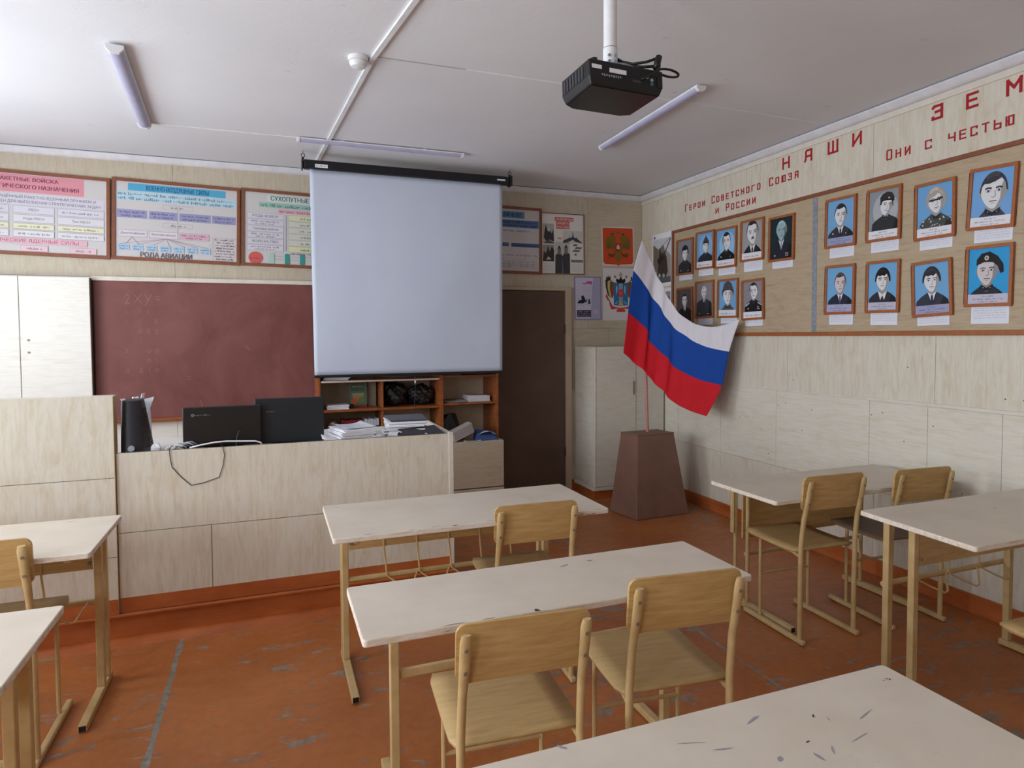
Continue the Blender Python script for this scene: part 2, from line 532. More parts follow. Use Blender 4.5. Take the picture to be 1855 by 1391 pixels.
def clad(b, face, u0, u1, v0, v1, us, mat, gap=0.0011, depth=0.008):
    """cladding sheets with fine open joints; face: 'R' right wall (u = y) or 'F' front wall (u = x)"""
    cuts = [u0]+sorted(q for q in us if u0 < q < u1)+[u1]
    for a, c in zip(cuts, cuts[1:]):
        if face == 'R': b.box(XR, XR+depth, a+gap, c-gap, v0+gap, v1-gap, mat)
        else: b.box(a+gap, c-gap, YF, YF+depth, v0+gap, v1-gap, mat)
b = B().box(XR+0.006, XR+0.2, YB-0.2, YF+0.2, 0, ZC, M_GAP)
clad(b, 'R', YB, YF, 2.49, ZC, [4.195, 3.04, 1.88, 0.72, -0.44, -1.6], M_PV)
clad(b, 'R', YB, YF, 1.53, 2.49, [5.17, 4.0, 2.85, 1.7, 0.5, -0.7], M_PV)
clad(b, 'R', YB, YF, 1.115, 1.53, [5.02, 3.74, 2.61, 1.43, 0.25, -0.9], M_PV)
clad(b, 'R', YB, YF, 0.535, 1.115, [5.1, 4.49, 3.85, 3.04, 2.65, 2.24, 1.4, 0.6, -0.3, -1.2], M_PH)
clad(b, 'R', YB, YF, 0.0, 0.535, [5.2, 4.1, 3.0, 1.9, 0.8, -0.3], M_PV)
rd = random.Random(4)
for q in range(26):                                          # nail heads
    y, z = rd.uniform(1.5, 5.1), rd.choice((0.62, 0.86, 1.02, 1.2, 1.34))
    z += rd.uniform(-.03, .03); b.cyl((XR+0.001, y, z), (XR-0.0004, y, z), 0.0042, M_NAIL, 8)
struct(b.done('wall_right'), 'right wall clad in cream wood-effect sheets')
b = B().box(XL-0.2, XR+0.2, YF+0.006, YF+0.2, 0, ZC, M_GAP)
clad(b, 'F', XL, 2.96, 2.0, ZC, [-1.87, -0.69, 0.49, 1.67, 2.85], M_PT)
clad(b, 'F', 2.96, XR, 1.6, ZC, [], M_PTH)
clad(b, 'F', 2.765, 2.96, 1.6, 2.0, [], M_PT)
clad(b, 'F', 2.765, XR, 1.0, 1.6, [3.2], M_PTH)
clad(b, 'F', 2.765, XR, 0.0, 1.0, [], M_PV)
clad(b, 'F', XL, 1.79, 0.0, 2.0, [-0.7, 0.37], M_WHITE)
struct(b.done('wall_front'), 'front wall clad in tan wood-effect sheets')
b = B()
ys = [YB-0.2]+[q for w in WINDOWS for q in w]+[YF+0.2]
for a, c in zip(ys[::2], ys[1::2]): b.box(XL-0.2, XL, a, c, 0, ZC, M_PV)
for a, c in WINDOWS:
    b.box(XL-0.2, XL, a, c, 0, WZ0, M_PV); b.box(XL-0.2, XL, a, c, WZ1, ZC, M_PV)
struct(b.done('wall_left'), 'window wall on the left')
struct(B().box(XL-0.2, XR+0.2, YB-0.2, YB, 0, ZC, M_PV).done('wall_back'), 'back wall behind the desks')
for i, (a, c) in enumerate(WINDOWS):
    fr = B()
    for y0, y1 in ((a, a+0.07), (c-0.07, c), ((a+c)/2-0.05, (a+c)/2+0.05)): fr.box(XL-0.14, XL-0.06, y0, y1, WZ0, WZ1, M_CORNICE)
    for z0, z1 in ((WZ0, WZ0+0.07), (WZ1-0.07, WZ1), (2.05, 2.12)): fr.box(XL-0.135, XL-0.065, a, c, z0, z1, M_CORNICE)
    wf = struct(fr.done('window_%d' % (i+1)), 'white timber window frame')
    B().box(XL-0.103, XL-0.097, a+0.01, c-0.01, WZ0+0.01, WZ1-0.01, M_GLASS).done('window_pane', wf)
    B().box(XL-0.16, XL+0.12, a-0.06, c+0.06, WZ0-0.04, WZ0+0.002, M_CORNICE).done('window_sill', wf)

def bar_profile(pts, y0, y1, mat, ax):
    return B().prism(pts, y0, y1, mat, ax)
cv = [(0.0, -0.007), (-0.048, -0.007), (-0.052, -0.018), (-0.030, -0.040), (-0.012, -0.052), (0.0, -0.052)]
b = B()
vs = [(XR+p[0], y, ZC+p[1]) for y in (YB, YF) for p in cv]
n = len(cv)
b.add(vs, [tuple(range(n)), tuple(range(2*n-1, n-1, -1))]+[(i, (i+1) % n, (i+1) % n+n, i+n) for i in range(n)], M_CORNICE)
struct(b.done('trim_1', smooth=True), 'white ceiling moulding along the right wall')
struct(B().box(XR-0.008, XR, YB, YF, ZC-0.092, ZC-0.056, M_CREAMT).done('trim_2', bevel=0.003), 'narrow cream strip under the right ceiling moulding')
b = B()
vs = [(x, YF+p[0], ZC+p[1]) for x in (XL, XR) for p in cv]
b.add(vs, [tuple(range(n)), tuple(range(2*n-1, n-1, -1))]+[(i, (i+1) % n, (i+1) % n+n, i+n) for i in range(n)], M_CORNICE)
struct(b.done('trim_3', smooth=True), 'white ceiling moulding along the front wall')
b = B().box(XR-0.012, XR, YB, 3.05, 1.107, 1.128, M_CREAMT).box(XR-0.008, XR, 3.05, YF, 1.109, 1.122, M_CREAMT)
struct(b.done('trim_4', bevel=0.003), 'thin cream dado strip along the right wall')
struct(B().box(XR-0.014, XR, YB, YF, 0.0, 0.105, M_ORANGE).done('baseboard_right', bevel=0.003), 'orange painted skirting along the right wall')
struct(B().box(2.77, XR, YF-0.014, YF, 0.0, 0.105, M_ORANGE).done('baseboard_front', bevel=0.003), 'orange painted skirting along the front wall')

# door in the front wall
d = struct(B().box(1.80, 2.70, YF-0.03, YF+0.01, 0.004, 1.962, M_DOOR).done('door_1', bevel=0.006), 'dark brown door at the front of the room')
fr = B().box(2.70, 2.765, YF-0.045, YF+0.01, 0, 1.995, M_JAMB).box(1.75, 2.70, YF-0.045, YF+0.01, 1.965, 1.995, M_JAMB).box(1.75, 1.80, YF-0.045, YF+0.01, 0, 1.965, M_JAMB)
fr.done('door_frame', d, bevel=0.004)
hi = B()
for z in (0.35, 1.55): hi.cyl((2.695, YF-0.036, z), (2.695, YF-0.036, z+0.09), 0.009, M_DARKG, 8)
hi.done('hinge', d)

# ================================================================== BUILT-IN FURNITURE AT THE FRONT
# low platform
pl = thing('teaching_platform', 'low orange-brown painted platform under the pale teacher counter', 'platform', (-0.8, 3.64, 0))
B().box(XL+0.01, 0.997, 3.648, 5.05, 0.0, 0.152, M_ORANGE).done('deck', pl)
B().box(XL+0.01, 1.0, 3.634, 3.6535, 0.140, 0.158, M_ORANGE).done('nosing', pl, bevel=0.006)
B().prism([(3.612, 0.0), (3.648, 0.0), (3.648, 0.034), (3.628, 0.03)], XL+0.01, 0.997, M_ORANGE, 'x').done('base_strip', pl)

def seamed(b, x0, x1, y0, y1, z0, z1, xs, zs, mat, gap=0.0016):
    """upright board made of sheets with fine joints, facing -Y"""
    b.box(x0, x1, y0+0.004, y1, z0, z1, M_GAP)
    X = [x0]+xs+[x1]; Z = [z0]+zs+[z1]
    for a, c in zip(X, X[1:]):
        for e, f in zip(Z, Z[1:]): b.box(a+gap, c-gap, y0, y0+0.006, e+gap, f-gap, mat)
ct = thing('teacher_counter', 'long pale wood-effect teacher counter facing the classroom', 'counter', (0.14, 3.66, 0.158))
B().box(-0.722, 0.990, 3.6615, 3.68, 0.159, 0.960, M_GAP).done('carcass', ct)
b = B()
g = 0.0016
b.box(-0.722, 0.990, 3.655, 3.661, 0.559+g, 0.960, M_PV)
b.box(-0.722, -0.3006-g, 3.655, 3.661, 0.159, 0.559-g, M_PV)
b.box(-0.3006+g, 0.990, 3.655, 3.661, 0.159, 0.559-g, M_PV)
b.done('front_panel', ct, bevel=0.001)
B().box(-0.720, 0.975, 3.6535, 3.655, 0.159, 0.233, M_ORANGE).done('painted_kick_strip', ct)
B().box(0.9755, 0.998, 3.656, 4.32, 0.159, 0.965, M_PV).done('side_panel', ct, bevel=0.004)
B().box(0.9735, 1.0005, 3.650, 3.6555, 0.159, 0.967, M_CREAMT).done('edge_strip', ct, bevel=0.002)
B().box(-0.722, 0.975, 3.681, 4.31, 0.911, 0.9345, M_WHITE).done('worktop', ct, bevel=0.003)
B().box(-0.722, 0.975, 4.25, 4.268, 0.159, 0.910, M_PV).done('inner_panel', ct)

tb = thing('tall_counter', 'taller pale wood-effect counter block at the left end, higher than the speaker', 'counter', (-1.68, 3.65, 0.158))
b = B()
b.box(XL+0.02, -0.7275, 3.6455, 3.715, 0.159, 1.243, M_GAP)
for z0, z1 in ((0.159, 0.447), (0.447, 0.842), (0.842, 1.243)):
    for x0, x1 in ((XL+0.02, -1.55), (-1.55, -0.7275)): b.box(x0+g, x1-g*(x1 < -0.8), 3.640, 3.646, z0+g, z1-g*(z1 < 1.2), M_PV)
b.done('front_panel', tb)
B().box(-0.7274, -0.7250, 3.640, 3.715, 0.159, 1.243, M_TUBE).done('side_edge', tb)
B().box(XL+0.02, -0.7250, 3.640, 3.715, 1.2431, 1.2476, M_PV).done('top', tb)
B().box(XL+0.02, -0.7275, 3.6375, 3.640, 0.159, 0.235, M_ORANGE).done('painted_kick_strip', tb)

# white cupboard front left of the blackboard
wd = thing('wall_cupboard', 'white cupboard with plain doors left of the maroon blackboard', 'cupboard', (-1.95, YF-0.1, 0))
B().box(XL+0.01, -1.255, YF-0.075, YF-0.002, 0.0, 1.985, M_GAP).done('body', wd)
for x0, x1 in ((XL+0.01, -2.17), (-2.166, -1.70), (-1.696, -1.255)):
    dr = B().box(x0, x1, YF-0.093, YF-0.076, 0.02, 1.985, M_WHITE).done('door', wd, bevel=0.003)
    if x0 > -1.7:
        for z in (1.52, 1.43): B().cyl((x0+0.05, YF-0.093, z), (x0+0.05, YF-0.098, z), 0.008, M_BOLT, 8).done('screw_head', dr)

# blackboard
bb = thing('blackboard', 'maroon school blackboard with faint chalk writing on the front wall', 'blackboard', (-0.44, YF, 0.9))
sh = B().box(-1.245, 0.372, YF-0.028, YF-0.002, 0.905, 1.968, M_CHALKB)
rd = random.Random(7)
def chalk(x, z, pts, w=0.004):
    for (a, c), (e, f) in zip(pts, pts[1:]):
        p, q = Vector((x+a, 0, z+c)), Vector((x+e, 0, z+f))
        dv = (q-p); nn = Vector((-dv.z, 0, dv.x)).normalized()*w/2
        y = YF-0.0286
        sh.add([(p.x+nn.x, y, p.z+nn.z), (p.x-nn.x, y, p.z-nn.z), (q.x-nn.x, y, q.z-nn.z), (q.x+nn.x, y, q.z+nn.z)], [(0, 1, 2, 3)], M_CHALK)
chalk(-1.04, 1.80, [(0, 0.05), (0.02, 0.07), (0.035, 0.05), (0.005, 0), (0.035, 0)])
chalk(-0.975, 1.80, [(0, 0.07), (0.05, 0)]); chalk(-0.975, 1.80, [(0.05, 0.07), (0, 0)])
chalk(-0.90, 1.79, [(0, 0.08), (0.02, 0.04)]); chalk(-0.90, 1.79, [(0.045, 0.08), (0, -0.01)])
chalk(-0.83, 1.81, [(0, 0.04), (0.035, 0.043)]); chalk(-0.83, 1.81, [(0, 0.02), (0.035, 0.023)])
for j in range(7):
    z = 1.72-0.076*j
    for i, x in enumerate((-1.045, -0.95, -0.895, -0.84)):
        if rd.random() < 0.2: continue
        k = rd.random()
        a = 0.03
        if k < 0.4: chalk(x, z, [(0.01, a), (0.016, 0)], 0.003)
        elif k < 0.7: chalk(x, z, [(0.022, a*0.8), (0.012, a), (0.002, a*0.6), (0.004, 0.004), (0.016, 0), (0.024, a*0.4), (0.02, a*0.9)], 0.003)
        else: chalk(x, z, [(0.0, a*0.8), (0.012, a), (0.02, a*0.7), (0.002, 0), (0.024, 0)], 0.003)
chalk(-0.20, 1.42, [(0, 0.05), (0.05, 0)], 0.003); chalk(-0.2, 1.42, [(0.03, 0.055), (0.035, 0.01)], 0.003)
chalk(-0.62, 1.20, [(0, 0.02), (0.03, 0.022)], 0.003); chalk(-0.62, 1.20, [(0, 0.0), (0.03, 0.002)], 0.003)
chalk(-0.53, 0.97, [(0, 0.06), (0.02, 0.0)], 0.004)
sh.done('writing_surface', bb)
B().box(-1.250, 0.376, YF-0.045, YF-0.002, 1.969, 2.002, M_CREAMT).done('top_rail', bb, bevel=0.003)
B().box(-1.2545, -1.2455, YF-0.04, YF-0.002, 0.905, 1.968, M_BLACK).done('side_rail', bb)
B().box(0.3725, 0.382, YF-0.04, YF-0.002, 0.905, 1.968, M_BLACK).done('side_rail', bb)
B().box(-1.250, 0.376, YF-0.07, YF-0.002, 0.880, 0.904, M_OWOOD).done('chalk_ledge', bb, bevel=0.003)

# base cabinet + bookcase
bc = thing('base_cabinet', 'pale low cabinet right of the counter under the open bookcase', 'cabinet', (1.1, 5.15, 0))
b = B().box(0.345, 1.853, 5.165, 5.66, 0.0, 0.632, M_GAP)
b.done('body', bc)
b = B()
b.box(0.345, 1.1, 5.15, 5.165, 0.252, 0.64, M_PTH); b.box(1.103, 1.857, 5.15, 5.165, 0.252, 0.64, M_PTH)
b.box(0.345, 1.857, 5.147, 5.165, 0.0, 0.243, M_PTH)
b.done('front_panel', bc, bevel=0.004)
B().box(1.8531, 1.857, 5.165, 5.66, 0, 0.632, M_PTH).done('side_panel', bc)
B().box(0.345, 1.857, 5.165, 5.66, 0.6321, 0.645, M_PT).done('top', bc, bevel=0.002)
bk = thing('bookcase', 'orange wood open bookcase behind the counter below the projection screen', 'bookcase', (1.1, 5.27, 0.645))
Y0, Y1 = 5.27, 5.64
def bpart(n, *a, bev=0.002): return B().box(*a, M_OWOOD).done(n, bk, bevel=bev)
bpart('side', 0.348, 0.368, Y0, Y1, 0.646, 1.92); bpart('side', 1.832, 1.854, Y0, Y1, 0.646, 1.92)
bpart('upright', 1.330, 1.362, Y0, Y1, 0.646, 1.92)
bpart('divider', 0.848, 0.864, Y0+0.02, Y1, 0.951, 1.164); bpart('divider', 0.848, 0.864, Y0+0.02, Y1, 0.646, 0.930)
bpart('shelf', 0.368, 1.330, Y0+0.01, Y1, 0.931, 0.950); bpart('shelf', 1.362, 1.832, Y0+0.01, Y1, 0.948, 0.964)
bpart('shelf', 0.368, 1.330, Y0+0.01, Y1, 1.165, 1.183); bpart('shelf', 1.362, 1.832, Y0+0.01, Y1, 1.182, 1.200)
bpart('shelf', 0.368, 1.330, Y0+0.01, Y1, 1.50, 1.518); bpart('shelf', 1.362, 1.832, Y0+0.01, Y1, 1.50, 1.518)
bpart('top', 0.348, 1.854, Y0, Y1, 1.9205, 1.94)
B().box(0.35, 1.852, Y1+0.0005, Y1+0.008, 0.646, 1.92, M_BACKB).done('back_board', bk)
B().box(0.372, 1.328, Y0+0.004, Y0+0.010, 1.168, 1.181, M_CREAMT).done('edge_strip', bk)

# corner cupboard
cc = thing('corner_cupboard', 'tall cream wood-effect cupboard in the corner behind the brown pedestal', 'cupboard', (3.2, 5.31, 0))
B().box(2.812, XR-0.018, 5.324, YF-0.018, 0.112, 1.425, M_PV).done('carcass', cc, bevel=0.002)
B().box(2.812, XR-0.018, 5.318, YF-0.018, 0.0, 0.078, M_ORANGE).done('painted_plinth', cc)
B().box(2.800, XR-0.018, 5.306, YF-0.018, 0.079, 0.111, M_CREAMT).done('bottom_rail', cc, bevel=0.003)
dr = B().box(2.835, 3.252, 5.308, 5.3235, 0.115, 1.425, M_PH).done('door', cc, bevel=0.003)
B().box(3.222, 3.230, 5.298, 5.3075, 0.97, 1.10, M_FRAMEW).done('handle', dr, bevel=0.002)
B().box(3.258, XR-0.018, 5.310, 5.3235, 0.115, 1.425, M_PH).done('fixed_panel', cc, bevel=0.002)
B().box(2.812, 2.831, 5.308, 5.3235, 0.115, 1.425, M_CREAMT).done('corner_strip', cc, bevel=0.002)
B().box(2.806, 2.8115, 5.36, YF-0.06, 0.15, 1.40, M_PH).done('side_panel', cc, bevel=0.001)

# ================================================================== PROJECTION SCREEN, PROJECTOR, LIGHTS
ps = thing('projection_screen', 'white pull-down projection screen hung from the ceiling by hooks', 'screen', (1.09, 5.15, 2.86))
SY = 5.15
hs = B().box(0.262, 1.915, SY-0.035, SY+0.035, 2.800, 2.866, M_BLACK).done('housing', ps, bevel=0.012)
for x0, x1 in ((0.250, 0.2615), (1.9155, 1.935)): B().box(x0, x1, SY-0.04, SY+0.04, 2.792, 2.874, M_BLACK).done('end_cap', hs, bevel=0.004)
st = Sheet(0.092, 0.026, 0.0005)
st.scrib(-0.036, 0.036, -0.006, 0.011, (70, 70, 90), 5)
so = st.b; so.v = [(x+0.392, y+SY-0.036, z+2.822) for x, y, z in so.v]
so.done('maker_sticker', hs, normals=False)
B().box(1.80, 1.87, SY-0.0365, SY-0.0355, 2.826, 2.838, M_PAPER).done('maker_sticker', hs)
for x in (0.262, 1.923):
    h = B()
    h.tube([(x, SY, ZC-0.002), (x, SY, 2.915)], 0.0025, M_BOLT, 6)
    h.tube([(x+0.012*math.sin(a), SY, 2.900+0.016*math.cos(a)) for a in [2*PI*i/14 for i in range(14)]], 0.0028, M_BLACK, 6, closed=True)
    h.box(x-0.007, x+0.007, SY-0.006, SY+0.006, 2.870, 2.888, M_BLACK)
    h.done('hook', ps)
def scr(u, v):
    z = 2.802+(1.238-2.802)*v
    x = 0.308+(1.857-0.308)*u+(0.010*v*(1-2*u))
    return (x, SY+0.006*math.sin(5*u+2.2*v)*math.sin(PI*v)+0.003*math.sin(14*u+3*v)*v*(1-v)*2, z)
fb = B().grid(scr, 48, 40, M_SCREEN).done('fabric', ps, smooth='all', normals=False, solid=0.0012)
B().box(0.316, 1.850, SY-0.012, SY+0.012, 1.216, 1.238, M_BLACK).done('bottom_bar', ps, bevel=0.004)
cdn = B().tube([(1.095, SY-0.014, 1.222), (1.095, SY-0.014, 1.19), (1.092, SY-0.014, 1.08), (1.084, SY-0.014, 0.93)], 0.0022, M_DARKG, 6)
cdn.ball((1.095, SY-0.014, 1.165), 0.008, M_WPLAST, 8, 6, (0.8, 0.8, 1.8))
cdn.done('pull_cord', ps)

# projector on its ceiling pole
PX, PY = 1.227, 2.19
pj = thing('projector', 'black ceiling projector hanging upside down on a white pole', 'projector', (PX, PY, 2.46), rz=math.radians(3), rx=math.radians(-3))
def pb(): return B()
W2, D2, H2 = 0.158, 0.115, 0.046
body = [(-W2+0.0, -D2), (W2, -D2), (W2, D2*0.8), (W2*0.75, D2), (-W2*0.75, D2), (-W2, D2*0.8)]
b = B()
lo = [(p[0]*0.93, p[1]*0.92) for p in body]
n = len(body)
vs = [(p[0], p[1], H2) for p in body]+[(p[0], p[1], -H2*0.35) for p in body]+[(p[0], p[1], -H2) for p in lo]
b.add(vs, [tuple(range(n)), tuple(range(3*n-1, 2*n-1, -1))]+[(i+k*n, (i+1) % n+k*n, (i+1) % n+(k+1)*n, i+(k+1)*n) for k in (0, 1) for i in range(n)], M_BLACK)
cs = b.done('case', pj, world=False, bevel=0.006)
b = B().add([(p[0]*0.97, p[1]*0.97, -H2-0.0006) for p in lo], [tuple(range(n))], M_GLOSSB)
b.done('glossy_lid', cs, world=False)
b = B()
for i in range(7): b.box(-W2-0.002, -W2+0.004, -0.07+i*0.022, -0.06+i*0.022, -0.012, 0.034, M_DARKG)
b.done('side_vent', cs, world=False)
b = B().box(-0.148, -0.108, -D2-0.0012, -D2+0.001, 0.012, 0.026, M_PAPER).box(-0.075, -0.004, -D2-0.0012, -D2+0.001, 0.006, 0.022, M_PAPER)
b.done('sticker', cs, world=False)
st = B()
for i in range(9):
    x = -0.108+i*0.0095
    st.box(x, x+0.005, -D2-0.0014, -D2+0.001, -0.009-(i % 2)*0.002, -0.003, M_ALU)
st.done('port_lettering', cs, world=False)
B().box(0.022, 0.058, -D2-0.003, -D2+0.001, -0.016, -0.006, M_DARKG).done('socket', cs, world=False)
for x, z, m_ in ((0.086, 0.012, rgb(200, 190, 120)), (0.106, 0.004, rgb(150, 170, 180)), (0.106, -0.010, rgb(60, 110, 130))):
    B().cyl((x, -D2-0.004, z), (x, -D2, z), 0.006, flat('socket_%d' % int(z*1000+50), m_, 0.4), 10).done('socket', cs, world=False)
B().box(0.130, 0.150, -D2-0.003, -D2+0.001, -0.02, 0.02, M_GLOSSB).done('socket', cs, world=False)
b = B().cyl((-0.07, D2-0.002, 0.0), (-0.07, D2+0.022, 0.0), 0.032, M_DARKG, 20)
b.done('lens', pj, world=False)
b = B()
b.tube([(0, 0, H2+0.0005), (0, 0, H2+0.012), (0, 0, H2+0.030), (0, 0, H2+0.040)], [0.105, 0.10, 0.055, 0.03], M_ALU, 28)
b.done('mount_plate', pj, world=False, smooth=True)
for x, y in ((-0.12, -0.085), (0.12, 0.07)): B().cyl((x, y, H2+0.0005), (x, y, H2+0.016), 0.012, M_BLACK, 12).done('fixing_knob', pj, world=False)
pz0, pz1 = 2.527, ZC
po = B()
po.cyl((PX, PY, pz0), (PX, PY, pz0+0.085), 0.0275, M_WPLAST, 20)
po.cyl((PX, PY, pz0+0.0845), (PX, PY, pz0+0.0875), 0.0262, M_BLACK, 20)
po.cyl((PX, PY, pz0+0.088), (PX, PY, pz1-0.012), 0.0255, M_WPLAST, 20)
po.cyl((PX, PY, pz1-0.012), (PX, PY, pz1-0.0005), 0.06, M_WPLAST, 24)
pole = po.done('ceiling_pole', pj, smooth=True)
for dx, dz in ((-0.02, 0.05), (0.006, 0.052), (0.006, 0.03), (-0.02, 0.028)):
    B().cyl((PX+dx, PY-0.031, pz0+dz), (PX+dx, PY-0.024, pz0+dz), 0.005, M_ALU, 8).done('bolt', pole)
b = B().tube([(0.028, 0.0, 0.125), (0.045, -0.02, 0.105), (0.07, -0.05, 0.088), (0.105, -0.09, 0.084), (0.140, -0.115, 0.094)], 0.0055, M_BLACK, 8)
b.tube([(0.028, 0.0, 0.118), (0.055, -0.03, 0.088), (0.095, -0.075, 0.070), (0.125, -0.11, 0.062)], 0.0055, M_BLACK, 8)
b.tube([(0.142, -0.118, 0.092), (0.130, -0.134, 0.05), (0.112, -0.136, 0.03), (0.075, -0.132, 0.006), (0.055, -0.12, -0.002)], 0.004, M_BLACK, 8)
b.tube([(0.122, -0.122, 0.048), (0.140, -0.118, 0.096)], 0.0125, M_BLACK, 10)
b.tube([(0.14+0.055+0.047*math.cos(a), -0.10, 0.052+0.014*math.sin(a)) for a in [PI+2*PI*i/20 for i in range(20)]], 0.0045, M_BLACK, 8, closed=True)
b.done('cable', pj, world=False, smooth='all')

# ceiling lamps, trunking and detector
def batten(name, p, q, lab, k_=1.0):
    p, q = Vector(p), Vector(q)
    d_ = (q-p).normalized(); s_ = Vector((d_.y, -d_.x, 0))
    L = (q-p).length
    t_ = thing(name, lab, 'ceiling lamp', tuple((p+q)/2), group=None)
    def ex(prof, a, c, mat):
        n = len(prof)
        vs = [tuple(p+d_*k+s_*u*k_+Vector((0, 0, w*k_))) for k in (a, c) for u, w in prof]
        return B().add(vs, [tuple(range(n)), tuple(range(2*n-1, n-1, -1))]+[(i, (i+1) % n, (i+1) % n+n, i+n) for i in range(n)], mat)
    for k in (0.3, L-0.32): ex([(-0.02, 0), (0.02, 0), (0.02, -0.0118), (-0.02, -0.0118)], k, k+0.025, M_WPLAST).done('mounting_clip', t_)
    ex([(-0.038, -0.012), (0.038, -0.012), (0.034, -0.022), (-0.034, -0.022)], 0.02, L-0.02, M_WPLAST).done('housing', t_)
    ex([(0.034*math.cos(a), -0.0225-0.026*math.sin(a)) for a in [PI*i/10 for i in range(11)]], 0.022, L-0.022, M_DIFF).done('diffuser', t_, smooth=True)
    for k in (0.0, L-0.021): ex([(-0.040, -0.011), (0.040, -0.011), (0.040, -0.030), (0.020, -0.052), (-0.020, -0.052), (-0.040, -0.030)], k, k+0.021, M_WPLAST).done('end_cap', t_, bevel=0.003)
    return t_
batten('ceiling_lamp', (-0.665, 3.585, ZC), (-0.735, 4.82, ZC), 'white tube lamp on the ceiling above the left end of the classroom')
batten('ceiling_lamp', (0.205, 4.825, ZC), (1.425, 4.83, ZC), 'white tube lamp on the ceiling running just in front of the screen', 0.72)
l3 = batten('ceiling_lamp', (2.335, 4.29, ZC), (2.295, 3.06, ZC), 'white tube lamp on the ceiling right of the projector', 0.8)
b = B()
for (p, q) in (((0.598, 2.70), (0.512, 3.36)), ((0.512, 3.36), (0.384, 5.42))):
    d_ = Vector((q[0]-p[0], q[1]-p[1], 0)).normalized(); s_ = Vector((d_.y, -d_.x, 0))*0.0125
    P, Q = Vector((p[0], p[1], ZC)), Vector((q[0], q[1], ZC))
    b.hexa([tuple(P-s_+Vector((0, 0, -0.013))), tuple(P+s_+Vector((0, 0, -0.013))), tuple(Q+s_+Vector((0, 0, -0.013))), tuple(Q-s_+Vector((0, 0, -0.013)))],
           [tuple(P-s_), tuple(P+s_), tuple(Q+s_), tuple(Q-s_)], M_WPLAST)
P0, P1 = Vector((0.72, 1.76, 0)), Vector((0.598, 2.70, 0))
s_ = Vector((0.0125, 0.002, 0))
b.hexa([tuple(P0-s_+Vector((0, 0, ZC-0.013))), tuple(P0+s_+Vector((0, 0, ZC-0.013))), tuple(P1+s_+Vector((0, 0, ZC-0.013))), tuple(P1-s_+Vector((0, 0, ZC-0.013)))],
       [tuple(P0-s_+Vector((0, 0, ZC))), tuple(P0+s_+Vector((0, 0, ZC))), tuple(P1+s_+Vector((0, 0, ZC))), tuple(P1-s_+Vector((0, 0, ZC)))], M_WPLAST)
tag(origin(b.done('cable_trunking'), (0.512, 3.36, ZC)), 'white cable trunking running across the ceiling towards the screen', 'trunking')
sd = thing('smoke_detector', 'small round white detector on the ceiling beside the cable trunking', 'smoke detector', (0.446, 3.37, ZC))
B().cyl((0.446, 3.37, ZC-0.0005), (0.446, 3.37, ZC-0.022), 0.052, M_WPLAST, 24, 0.050).done('base', sd, smooth=True)
B().tube([(0.446, 3.37, ZC-0.0225), (0.446, 3.37, ZC-0.034), (0.446, 3.37, ZC-0.048), (0.446, 3.37, ZC-0.054)], [0.044, 0.044, 0.036, 0.018], M_WPLAST, 24).done('cap', sd, smooth=True)
tag(origin(B().tube([(-0.73, 4.83, ZC-0.004), (-0.3, 4.835, ZC-0.004), (0.205, 4.83, ZC-0.004)], 0.0045, M_WPLAST, 6).done('lamp_cable'), (-0.26, 4.83, ZC)), 'thin white cable along the ceiling between the left and front tube lamps', 'cable')

